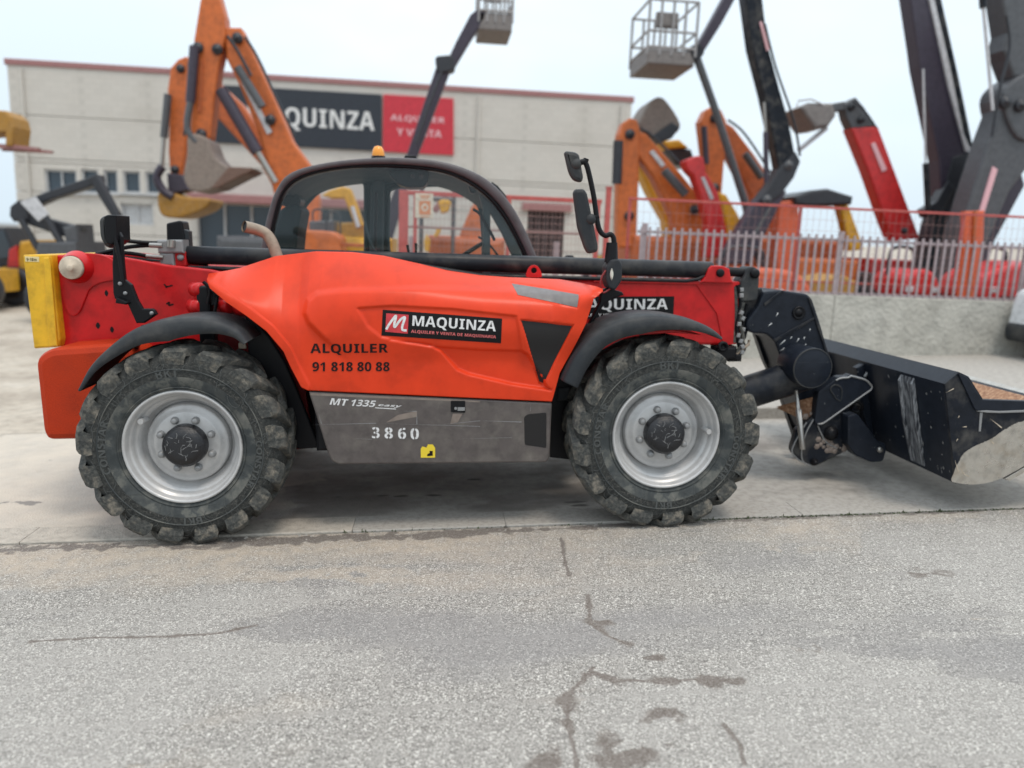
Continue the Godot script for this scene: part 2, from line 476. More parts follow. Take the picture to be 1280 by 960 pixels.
# wear of the road in front: dust washed over the lane, wet dirt in the cracks (marks that stay whatever the light)
func road_marks(x0: float, x1: float, z0: float, z1: float, w: int, h: int) -> ImageTexture:
	var n := FastNoiseLite.new()
	n.seed = 77
	n.frequency = 0.9
	n.fractal_octaves = 5
	var fine := FastNoiseLite.new()
	fine.seed = 79
	fine.frequency = 7.0
	fine.fractal_octaves = 4
	var cracks := [V([2.276, 0.89, 2.233, 1.169, 2.289, 1.306, 2.365, 1.386]), V([2.164, 1.569, 2.096, 1.667, 2.007, 1.774, 1.989, 1.995, 1.986, 2.176, 1.942, 2.312]), V([2.158, 1.6, 2.243, 1.669, 2.44, 1.701, 2.615, 1.694, 2.757, 1.732]), V([2.585, 2.004, 2.599, 2.125, 2.571, 2.233]), V([-0.364, 1.098, -0.086, 1.089, 0.208, 1.11, 0.46, 1.105, 0.622, 1.044]), V([2.277, -0.379, 2.273, -0.011, 2.227, 0.48, 2.222, 0.64])]
	var widths := [.018, .030, .026, .010, .012, .012]
	var blobs := [V([2.374, 1.923]), V([2.171, 2.128]), V([4.208, 0.803]), V([3.155, 1.512]), V([2.461, 1.506]), V([2.289, 1.166]), V([1.9, 2.146]), V([2.632, 1.695])]
	var sizes := [.055, .095, .06, .04, .035, .04, .06, .06]
	var kerb := V([-2.922, -0.136, -1.135, -0.107, -0.194, -0.079, 1.977, -0.109, 3.372, -0.149, 5.564, -0.172, 8.153, -0.143])
	var im := Image.create(w, h, false, Image.FORMAT_RGBA8)
	var wet := lin(.105, .080, .064)
	var dust := lin(.50, .41, .315)
	var pale := lin(.42, .40, .37)
	for j in h:
		for i in w:
			var p := Vector2(lerpf(x0, x1, (i + .5) / w), lerpf(z0, z1, (j + .5) / h))
			var f := fine.get_noise_2d(p.x, p.y)
			var big := n.get_noise_2d(p.x * .7, p.y * 1.6)
			var from_kerb := p.y - polyline_y(kerb, p.x)
			# dust: thick along the kerb, in drifts further out, less to the right
			var left := smoothstep(3.4, .6, p.x)
			var a := clampf(smoothstep(.75, .08, from_kerb) * (.35 + .45 * left) + big * .5 - .08, 0, .62)
			a = maxf(a, clampf(smoothstep(.22, .03, absf(from_kerb - .48 - .14 * p.x + big * .2)) * left * .42, 0, 1))
			a *= clampf(.8 + f * .7, 0, 1)
			var c := dust
			var light := clampf(n.get_noise_2d(p.x * .35 + 40, p.y * .5) * .8 + .05, 0, .25)
			if light > a:
				c = pale
				a = light
			var dark := clampf(-n.get_noise_2d(p.x * .3 + 11, p.y * .8 + 7) * 1.5 - .05, 0, .5) * smoothstep(.25, .9, from_kerb)
			if dark > a:
				c = lin(.215, .205, .20)
				a = dark
			var d := 0.0
			if from_kerb > .2:
				for k in cracks.size():
					var l: PackedVector2Array = cracks[k]
					if absf(p.x - l[0].x) > 1.3: continue
					var away := line_dist(l, p, false) + f * .012
					d = maxf(d, smoothstep(.0065, .003, absf(away)))
					d = maxf(d, smoothstep(1.0, .35, line_dist(l, p, false) / (widths[k] * clampf(1.0 + f * 2.6 + big, .15, 2.2))))
				for k in blobs.size():
					var q: Vector2 = (p - blobs[k][0]) * Vector2(.75, 1.25)
					if q.length() < .4: d = maxf(d, smoothstep(1.0, .45, q.length() / (sizes[k] * clampf(1.0 + f * 2.4, .15, 2.2))))
			# the wet line of silt in the gutter
			var g := smoothstep(1.0, .5, absf(from_kerb - .05) / (.060 * clampf(1.0 + f * 2.0 + big * 2.2, .2, 2.4) * lerpf(.35, 1.0, smoothstep(3.2, 1.6, p.x))))
			d = maxf(d, g * .95)
			if d > .02:
				c = c.lerp(wet, clampf(d / maxf(d + a * (1 - d), .01), 0, 1))
				a = d * .68 + a * (1 - d)
			im.set_pixel(i, j, Color(c.r, c.g, c.b, a))
	return ImageTexture.create_from_image(im)

# marks on the concrete strip: tan silt at the left, oil, wetness and painted shade under the machine
func strip_marks(x0: float, x1: float, z0: float, z1: float, w: int, h: int) -> ImageTexture:
	var n := FastNoiseLite.new()
	n.seed = 91
	n.frequency = 0.9
	n.fractal_octaves = 6
	var im := Image.create(w, h, false, Image.FORMAT_RGBA8)
	var spots := [V([0.773, -0.827]), V([1.115, -0.829]), V([1.231, -0.8]), V([1.49, -0.792]), V([2.463, -0.558]), V([1.767, -1.147]), V([2.49, -0.488])]
	for j in h:
		for i in w:
			var p := Vector2(lerpf(x0, x1, (i + .5) / w), lerpf(z0, z1, (j + .5) / h))
			var a := n.get_noise_2d(p.x, p.y * 2.2)
			var b := n.get_noise_2d(p.x * 3 + 9, p.y * 4)
			var tan_ := smoothstep(.9, -.9, p.x + a * 1.2) * clampf(.80 + b * .35, 0, 1)
			var damp_shade := smoothstep(.15, .6, n.get_noise_2d(p.x * .6 + 30, p.y * 1.3) + .34 * smoothstep(-.3, .6, p.x) * smoothstep(3.2, 2.2, p.x) + b * .12) * .7  # wet patches, with the shade below the chassis painted into the same dark cover
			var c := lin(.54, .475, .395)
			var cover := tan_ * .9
			if damp_shade > cover:
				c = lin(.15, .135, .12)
				cover = damp_shade
			for s in spots:
				var q: Vector2 = (p - s[0]) * Vector2(.6, 1.8)
				var d := smoothstep(1.0, .5, q.length() / (.045 * clampf(1.0 + b * 1.4, .3, 2.0)))
				if d > cover:
					c = lin(.05, .045, .04)
					cover = d * .8
			im.set_pixel(i, j, Color(c.r, c.g, c.b, clampf(cover, 0, 1)))
	return ImageTexture.create_from_image(im)

func marked(base: String, called: String, marks: Texture2D) -> StandardMaterial3D:
	var m: StandardMaterial3D = M[base].duplicate()
	m.resource_name = called
	m.detail_enabled = true
	m.detail_albedo = marks
	m.detail_blend_mode = BaseMaterial3D.BLEND_MODE_MIX
	m.detail_uv_layer = BaseMaterial3D.DETAIL_UV_2
	m.uv2_triplanar = false
	m.uv2_scale = Vector3.ONE
	return m

func ground() -> void:
	sheet("ground", -300, 300, -300, 300, -.03, M.soil)
	# the road: the marked stretch before the camera and the rest of the lane beside it
	sheet("road", -1.5, 6.0, -.12, 3.4, 0, marked("asphalt", "worn_asphalt", road_marks(-1.5, 6.0, -.12, 3.4, 1500, 700)))
	sheet("road", -60, -1.5, -.12, 3.4, 0, M.asphalt)
	sheet("road", 6.0, 60, -.12, 3.4, 0, M.asphalt)
	sheet("road", -60, 60, 3.4, 9, 0, M.asphalt)
	# concrete strip between kerb stone and pavement
	sheet("pavement_strip", -2.6, 7.4, -3.0, -.40, .004, marked("slab", "stained_shaded_slab", strip_marks(-2.6, 7.4, -3.0, -.4, 1000, 260)), 60, 20, .008)
	sheet("pavement_strip", 7.4, 60, -3.0, -.40, .004, M.slab)
	sheet("yard_ground", -60, 3.4, -7.2, -3.0, .006, M.soil, 80, 16, .03)
	sheet("yard_ground", -60, -2.6, -3.0, -.40, .006, M.soil, 60, 12, .025)
	# flush kerb stones along the asphalt, each its own block
	var line := V([-4.977, -0.146, -1.149, -0.134, 1.981, -0.159, 5.527, -0.126, 11.284, 0.015])
	var x := -5.0
	var i := 0
	while x < 12.0:
		var len_ := 1.0 if i % 3 else .98
		var st := mk()
		box(st, Vector3(x + len_ / 2, -.045, -.268), Vector3(len_ - .003, .11, .262), .008)
		var o := obj("kerb_stone", st, M.kerb if x > .4 else M.silted, null, road * Transform3D(Basis.IDENTITY, Vector3(0, 0.001 * (i % 2), 0)))
		tag(o, "", "", "kerb stones along the road edge", "structure")
		x += len_
		i += 1
	# raised pavement on the right with its own kerb, as slabs
	var pave := mk()
	box(pave, Vector3(33.4, .03, -4.66), Vector3(60, .18, 3.24), .012)
	tag(obj("pavement", pave, M.slab, null, road), "", "", "", "structure")
	var back := mk()
	x = 3.4
	while x < 14.0:
		var st := mk()
		box(st, Vector3(x + .5, .035, -2.98), Vector3(.992, .178, .12), .014)
		tag(obj("kerb_stone", st, M.kerb, null, road), "", "", "kerb stones under the fence pavement", "structure")
		x += 1.0
	# moss and small weeds in the joint of kerb and asphalt
	var ms := mk()
	rng.seed = 4
	for k in 900:
		var px := rng.randf_range(2.9, 6.2) if rng.randf() < .9 else rng.randf_range(.9, 2.6)
		var base := Vector3(px, .0, -.130 + rng.randf_range(-.014, .014))
		var hgt := rng.randf_range(.003, .012) * (2.4 if rng.randf() < .05 else 1.0)
		var d := Vector3(rng.randf_range(-.012, .012), hgt, rng.randf_range(-.01, .012))
		var side := Vector3(rng.randf_range(-.01, .01), 0, rng.randf_range(-.008, .008))
		tri(ms, base - side, base + side, base + d)
	var gs := mk()
	for k in 520:   # loose grit on the tarmac, thickest in the gutter
		var p := Vector3(rng.randf_range(-1.4, 5.8), .0, -.11 + pow(rng.randf(), 2.2) * 2.9)
		var r := rng.randf_range(.0025, .0075)
		if rng.randf() < .03: r *= 1.8
		var a := p + Vector3(-r, 0, r * .7)
		var b := p + Vector3(r * 1.1, 0, r * .5)
		var c := p + Vector3(r * .2, 0, -r)
		var d := p + Vector3(rng.randf_range(-.3, .3) * r, r * .9, rng.randf_range(-.3, .3) * r)
		tri(gs, a, b, d); tri(gs, b, c, d); tri(gs, c, a, d)
	tag(obj("grit", gs, M.kerb, null, road), "loose pale grit scattered over the asphalt road", "grit", "", "stuff")
	tag(obj("moss", ms, M.moss, null, road), "green moss and tiny weeds growing along the kerb joint", "moss", "", "stuff")

# ---------------------------------------------------------------- the telehandler
var hood_bot := V([0.192, 1.593, 0.206, 1.546, 0.296, 1.462, 0.405, 1.381, 0.515, 1.289, 0.606, 1.168, 0.643, 1.071, 0.699, 0.948, 0.74, 0.927, 2.227, 0.828, 2.274, 1.007, 2.342, 1.134, 2.427, 1.318, 2.474, 1.47, 2.538, 1.513])
var hood_top := V([0.101, 1.582, 0.137, 1.617, 0.303, 1.651, 0.526, 1.724, 0.773, 1.753, 0.995, 1.748, 1.193, 1.725, 1.393, 1.68, 1.595, 1.631, 1.8, 1.6, 2.007, 1.586, 2.32, 1.572, 2.506, 1.54, 2.607, 1.498])
var hood_crease := V([0.192, 1.595, 0.3, 1.522, 0.459, 1.427, 0.592, 1.346, 0.694, 1.335, 0.745, 1.425, 0.823, 1.495, 0.95, 1.537, 1.209, 1.559, 1.589, 1.562, 1.976, 1.546, 2.27, 1.525, 2.538, 1.513])
var panel_in := V([1.049, 1.423, 1.253, 1.435, 1.611, 1.413, 2, 1.366, 2.035, 1.154, 1.789, 1.162, 1.487, 1.191, 1.186, 1.248, 1.107, 1.317])
var panel_low := V([1.238, 1.233, 1.487, 1.188, 1.788, 1.16, 2.035, 1.151, 2.075, 1.123, 2.196, 0.92, 2.226, 0.899, 1.976, 0.942, 1.709, 1.009, 1.64, 1.04, 1.54, 1.16, 1.472, 1.196])
var hood_bulge := V([0.734, 1.392, 0.752, 1.468, 0.805, 1.51, 0.974, 1.532, 1.398, 1.539, 1.976, 1.522, 2.669, 1.483, 2.692, 0.621, 1.28, 0.655, 1.103, 0.93, 0.967, 1.12, 0.831, 1.257, 0.759, 1.335])
var hood_tri := V([2.025, 1.346, 2.352, 1.308, 2.176, 0.928, 2.151, 0.936])
var hood_vent := V([1.985, 1.56, 2.399, 1.499, 2.38, 1.409, 2.01, 1.483])
var hood_arch := V([0.192, 1.593, 0.206, 1.546, 0.296, 1.462, 0.405, 1.381, 0.515, 1.289, 0.606, 1.168, 0.643, 1.071, 0.699, 0.948])

func hood_z(p: Vector2, detail := true) -> float:
	var yb := polyline_y(hood_bot, p.x)
	var yt := maxf(polyline_y(hood_top, p.x), yb + .004)
	var yc := clampf(polyline_y(hood_crease, p.x), yb, yt)
	var s := clampf((p.y - yb) / (yt - yb), 0, 1)
	var sc := (yc - yb) / (yt - yb)
	var w := .075
	var f := func(v: float) -> float: return log(1.0 + exp((v - sc) / w)) * w
	var g: float = (f.call(s) - f.call(0.0)) / maxf(f.call(1.0) - f.call(0.0), 1e-5)
	var z := -.10 - .32 * g * smoothstep(.0, .16, yt - yb)
	if not detail: return z
	z += .032 * inside(hood_bulge, p, .022) * smoothstep(1.07, 1.28, p.y)
	z -= .016 * inside(panel_in, p, .007)
	z -= .034 * inside(panel_low, p, .010)
	z -= .016 * inside(hood_tri, p, .004)
	z -= .010 * inside(hood_vent, p, .004)
	if p.x < .8: z += .012 * smoothstep(.055, .045, line_dist(hood_arch, p, false))
	return z

func drape(st: SurfaceTool, a: Vector2, b: Vector2, c: Vector2, d: Vector2, off: float, nu := 16, nv := 8) -> void:
	var at := func(i: int, j: int) -> Vector3:
		var p := a.lerp(b, float(i) / nu).lerp(d.lerp(c, float(i) / nu), float(j) / nv)
		return Vector3(p.x, p.y, hood_z(p) + off)
	for i in nu:
		for j in nv: quad(st, at.call(i, j), at.call(i + 1, j), at.call(i + 1, j + 1), at.call(i, j + 1))

func hood(t: Node3D) -> void:
	var st := mk(true)
	var nx := 340
	var ny := 120
	var grid := []
	for i in nx + 1:
		var x := lerpf(hood_bot[0].x + .001, hood_bot[-1].x - .002, float(i) / nx)
		var yb := polyline_y(hood_bot, x)
		var yt := maxf(polyline_y(hood_top, x), yb + .004)
		var col := []
		for j in ny + 1:
			var p := Vector2(x, lerpf(yb, yt, float(j) / ny))
			col.append(Vector3(p.x, p.y, hood_z(p)))
		col.insert(0, col[0] + Vector3(0, .002, -.006))
		col.insert(0, col[0] + Vector3(0, .004, -.05))
		col.append(col[-1] + Vector3(0, -.01, -.06))
		col.append(col[-1] + Vector3(0, -.012, -.45))
		grid.append(col)
	for i in nx:
		for j in ny + 4: quad(st, grid[i][j], grid[i + 1][j], grid[i + 1][j + 1], grid[i][j + 1])
	var h := obj("hood", st, M.orange, t)
	# dark triangular air vent and the upper intake
	var v := mk(true)
	drape(v, hood_tri[0] + Vector2(.006, -.006), hood_tri[1] + Vector2(-.008, -.006), hood_tri[2] + Vector2(-.002, .012), hood_tri[3] + Vector2(.002, .012), .003, 12, 12)
	obj("side_vent", v, M.dark_vent, h)
	v = mk(true)
	drape(v, hood_vent[0] + Vector2(.01, -.008), hood_vent[1] + Vector2(-.009, -.007), hood_vent[2] + Vector2(-.007, .009), hood_vent[3] + Vector2(.008, .007), .003, 24, 10)
	obj("upper_vent", v, M.vent_film, h)
	# the hire firm's plate and telephone lettering
	var q := V([1.198, 1.412, 1.914, 1.352, 1.907, 1.2, 1.186, 1.258])
	v = mk(true)
	drape(v, q[3], q[2], q[1], q[0], .002, 30, 8)
	obj("decal_plate", v, M.sticker_black, h)
	var u := (q[2] - q[3]) / 149.0
	var w := (q[0] - q[3]) / 32.0
	var on := func(a: float, b: float) -> Vector2: return q[3] + u * a + w * b
	v = mk(true)
	drape(v, on.call(4.5, 5), on.call(32, 4.5), on.call(32, 28), on.call(4.5, 28), .0035, 8, 6)
	obj("decal_emblem", v, M.sticker_red, h)
	v = mk()
	# the slanting hand-drawn M of the emblem
	var stroke := [Vector2(5.5, 8), Vector2(9, 15), Vector2(15.5, 25), Vector2(16.5, 24), Vector2(15, 15), Vector2(16, 12), Vector2(22, 21), Vector2(26.5, 24.5), Vector2(27.5, 23), Vector2(25, 14), Vector2(25.5, 9), Vector2(30.5, 8.5)]
	ribbon(v, stroke, on, 2.9, .005)
	obj("emblem_letter", v, M.ink_white, h)
	v = mk()
	write(v, "MAQUINZA", on.call(37, 12.0), u * 104, w * 15.8, func(p: Vector2) -> float: return hood_z(p) + .005)
	obj("lettering", v, M.ink_white, h)
	v = mk()
	write(v, "ALQUILER Y VENTA DE MAQUINARIA", on.call(36, 5.2), u * 106, w * 4.6, func(p: Vector2) -> float: return hood_z(p) + .005)
	obj("lettering", v, M.pink_ink, h)
	v = mk()
	var a := V([0.76, 1.142, 1.221, 1.14, 0.763, 1.212])
	write(v, "ALQUILER", a[0], a[1] - a[0], a[2] - a[0], func(p: Vector2) -> float: return hood_z(p) + .003)
	obj("lettering", v, M.ink, h)
	v = mk()
	a = V([0.767, 1.044, 1.227, 1.037, 0.77, 1.101])
	write(v, "91 818 80 88", a[0], a[1] - a[0], a[2] - a[0], func(p: Vector2) -> float: return hood_z(p) + .003)
	obj("lettering", v, M.ink, h)

func ribbon(st: SurfaceTool, pts: Array, on: Callable, width: float, off: float) -> void:
	var c := crv(PackedVector2Array(pts), 6, false)
	for i in c.size() - 1:
		var n := (c[i + 1] - c[i]).normalized().orthogonal() * width / 2
		var m := (c[mini(i + 2, c.size() - 1)] - c[i + 1] if i + 2 < c.size() else c[i + 1] - c[i]).normalized().orthogonal() * width / 2
		var p := []
		for e in [c[i] + n, c[i + 1] + m, c[i + 1] - m, c[i] - n]:
			var g: Vector2 = on.call(e.x, e.y)
			p.append(Vector3(g.x, g.y, hood_z(g) + off))
		quad(st, p[0], p[1], p[2], p[3])

func plate(t: Node3D, called: String, p: PackedVector2Array, z0: float, z1: float, m: String, bev := .006, corner := 0.0) -> MeshInstance3D:
	var st := mk()
	ext(st, rnd(p, corner) if corner else p, z0, z1, bev)
	return obj(called, st, M[m], t)

func pipe(t: Node3D, called: String, path: Array, r, m: String, sides := 14) -> MeshInstance3D:
	var st := mk(true)
	tube(st, path, r, sides)
	return obj(called, st, M[m], t)

func disc(t: Node3D, called: String, c: Vector3, prof: PackedVector2Array, m: String, segs := 28) -> MeshInstance3D:
	var st := mk(true)
	lathe(st, prof, segs, Transform3D(Basis.IDENTITY, c))
	return obj(called, st, M[m], t)

func wheel(t: Node3D, valve: float) -> Node3D:   # built about its hub, outer face towards +z
	var w := Node3D.new()
	w.name = "wheel"
	t.add_child(w, true)
	var zc := -.215
	var side := V([.336, .150, .350, .178, .385, .198, .43, .208, .475, .210, .510, .204, .535, .196, .540, .190, .556, .182, .572, .158, .582, .09, .585, 0])
	var prof := PackedVector2Array()
	for p in side: prof.append(Vector2(p.x, zc + p.y))
	for i in range(side.size() - 2, -1, -1): prof.append(Vector2(side[i].x, zc - side[i].y))
	var cut := 3
	var wall_ := prof.slice(0, cut + 1)
	var carcass := prof.slice(cut, prof.size() - cut)
	var st := mk(true)
	lathe(st, wall_, 96)
	# raised rings on the wall
	for r in [[.475, .2095], [.366, .1905]]:
		lathe(st, V([r[0] - .004, zc + r[1], r[0] - .002, zc + r[1] + .005, r[0] + .002, zc + r[1] + .005, r[0] + .004, zc + r[1] - .003]), 96)
	obj("sidewall", st, M.sidewall, w)
	st = mk(true)
	lathe(st, carcass, 96)
	lathe(st, prof.slice(prof.size() - cut - 1), 96)
	obj("tyre", st, M.tyre, w)
	# bar treads in two staggered rows
	st = mk()
	var n := 17
	var lugs := RandomNumberGenerator.new()
	lugs.seed = 12
	for s in [1.0, -1.0]:
		for k in n:
			var a0: float = TAU * (k + (0.5 if s < 0 else 0.0)) / n + lugs.randf_range(-.012, .012)
			var rows := []
			# [side offset, base radius, top radius, angle, half width in metres]
			for q in [[.207, .505, .512, -.01, .054], [.2135, .535, .546, -.01, .060], [.212, .556, .582, .0, .063], [.196, .556, .602, .02, .061], [.17, .558, .610, .06, .056], [.12, .562, .613, .14, .047], [.06, .565, .616, .21, .043], [.0, .567, .615, .28, .036], [-.025, .567, .600, .31, .032]]:
				var ring := []
				var top: float = q[2] + lugs.randf_range(-.005, .003)
				for e in [[-1.18, q[1]], [-1.0, lerpf(q[1], top, .86)], [-.90, top], [0.0, top + .002], [.90, top], [1.0, lerpf(q[1], top, .86)], [1.18, q[1]]]:
					var ang: float = a0 - q[3] + e[0] * q[4] / q[1]
					ring.append(Vector3(cos(ang) * e[1], sin(ang) * e[1], zc + s * q[0]))
				rows.append(ring)
			for i in rows.size() - 1:
				for j in 6: quad(st, rows[i][j], rows[i][j + 1], rows[i + 1][j + 1], rows[i + 1][j])
			for e in [0, rows.size() - 1]:
				for j in range(1, 6): tri(st, rows[e][0], rows[e][j], rows[e][j + 1])
	obj("tread", st, M.tread, w)
	# moulded names on the wall
	st = mk()
	for word in [["BKT", 90.0, .455, .052, .13], ["CONSTAR", 172.0, .450, .042, .33], ["BKT", 268.0, .455, .046, .12], ["CONSTAR", -20.0, .450, .036, .30]]:
		var l := letters(word[0], true)
		var r: Rect2 = l[1]
		for q in l[0]:
			var u: Vector2 = (q - r.position) / r.size
			var ang: float = deg_to_rad(word[1]) - (u.x - .5) * word[4] / word[2]
			var rad: float = word[2] + (u.y - .5) * word[3]
			st.add_vertex(Vector3(cos(ang) * rad, sin(ang) * rad, zc + .2125 - 1.2 * pow(maxf(absf(rad - .462) - .012, 0.0), 1.5)))
	obj("tyre_lettering", st, M.rubber_letter, w)
	# cobweb of dried mud lines over the wall and shoulder
	st = mk()
	var web := RandomNumberGenerator.new()
	web.seed = 77
	for k in 110:
		var a := web.randf() * TAU
		var r := web.randf_range(.39, .53) if web.randf() < .4 else web.randf_range(.47, .54)
		var dir := web.randf() * TAU
		var wide := web.randf_range(.0008, .0020)
		for i in web.randi_range(3, 9):
			dir += web.randf_range(-.7, .7)
			var a1 := a + cos(dir) * .016 / r
			var r1 := clampf(r + sin(dir) * .016, .375, .548)
			var ends := []
			for e in [[a, r], [a1, r1]]:
				var zz := zc + polyline_y(side.slice(0, 8), e[1]) + .0035
				for s in [-1, 1]: ends.append(Vector3(cos(e[0] - s * wide * sin(dir) / e[1]) * (e[1] + s * wide * cos(dir)), sin(e[0] - s * wide * sin(dir) / e[1]) * (e[1] + s * wide * cos(dir)), zz))
			quad(st, ends[0], ends[1], ends[3], ends[2])
			a = a1
			r = r1
	tag(obj("mud_lines", st, M.rubber_letter, w), "", "", "", "stuff")
	# pressed steel rim
	st = mk(true)
	lathe(st, V([.338, -.075, .347, -.055, .349, -.036, .343, -.026, .334, -.026, .327, -.034, .322, -.060, .314, -.070, .306, -.074, .302, -.100, .292, -.112, .283, -.114, .272, -.150, .262, -.180, .252, -.185]), 72)
	obj("rim", st, M.silver, w)
	st = mk(true)
	lathe(st, V([.255, -.195, .243, -.192, .243, -.150, .238, -.142, .228, -.139, .208, -.134, .198, -.122, .188, -.118, .10, -.116, .0, -.116]), 64)
	obj("rim_disc", st, M.silver, w)
	st = mk(true)
	lathe(st, V([.128, -.12, .126, -.055, .120, -.045, .112, -.042, .108, -.030, .06, -.026, .0, -.025]), 40)
	obj("hub", st, M.wrap, w)
	st = mk()
	var tape := RandomNumberGenerator.new()
	tape.seed = 6
	for k in 30:   # creases in the plastic film wrapped round the hub
		var p := Vector2.from_angle(tape.randf() * TAU) * sqrt(tape.randf()) * .098
		var d := Vector2.from_angle(tape.randf() * TAU) * tape.randf_range(.01, .03)
		var q := p + d + d.orthogonal() * tape.randf_range(-.4, .4)
		for e in [[p, p + d], [p + d, q + d * .4]]:
			if e[1].length() > .103: continue
			var o: Vector2 = (e[1] - e[0]).normalized().orthogonal() * tape.randf_range(.0006, .0018)
			quad(st, Vector3(e[0].x - o.x, e[0].y - o.y, -.0245), Vector3(e[0].x + o.x, e[0].y + o.y, -.0245), Vector3(e[1].x + o.x, e[1].y + o.y, -.0245), Vector3(e[1].x - o.x, e[1].y - o.y, -.0245))
	tag(obj("film_creases", st, M.edge, w), "", "", "", "stuff")
	for k in 8:
		var a := TAU * (k + .35) / 8
		st = mk(true)
		lathe(st, V([.024, -.118, .024, -.108, .019, -.106, .019, -.086, .014, -.082, .0, -.081]), 10, Transform3D(Basis.IDENTITY, Vector3(cos(a) * .158, sin(a) * .158, 0)))
		obj("wheel_bolt", st, M.edge, w)
	st = mk(true)
	tube(st, [Vector3(cos(valve) * .276, sin(valve) * .276, -.13), Vector3(cos(valve) * .282, sin(valve) * .282, -.045)], .017, 12)
	obj("valve_guard", st, M.silver, w)
	return w

func fender(t: Node3D, path: PackedVector2Array, z0: float, z1: float, drop: Array) -> MeshInstance3D:   # a bent rubber guard: arc swept across the tyre with a rolled outer lip
	var c := crv(path, 8, false)
	for i in c.size(): c[i].y -= .026
	var st := mk(true)
	var rows := []
	for i in c.size():
		var d := (c[mini(i + 1, c.size() - 1)] - c[maxi(i - 1, 0)]).normalized()
		var n := Vector2(-d.y, d.x)
		var f := float(i) / (c.size() - 1)
		var h: float = lerpf(lerpf(drop[0], drop[1], minf(f * 2, 1)), drop[2], maxf(f * 2 - 1, 0))
		var row := []
		for q in [[-h, z1 - .012], [-h, z1], [-h * .55, z1 + .001], [-h * .25, z1 - .006], [-h * .08, z1 - .022], [0.0, z1 - .05], [.004, (z0 + z1) / 2], [0.0, z0 + .03], [-h * .6, z0], [-h * .6, z0 + .01], [-.010, z0 + .05], [-.006, (z0 + z1) / 2], [-.012, z1 - .06], [-h * .3, z1 - .022], [-h * .6, z1 - .013], [-h, z1 - .012]]:
			row.append(Vector3(c[i].x + n.x * q[0], c[i].y + n.y * q[0], q[1]))
		rows.append(row)
	for i in rows.size() - 1:
		for j in rows[0].size() - 1: quad(st, rows[i][j], rows[i + 1][j], rows[i + 1][j + 1], rows[i][j + 1])
	for e in [0, rows.size() - 1]:
		for j in range(1, rows[0].size() - 2): tri(st, rows[e][0], rows[e][j], rows[e][j + 1])
	return obj("fender", st, M.grey_plastic, t)

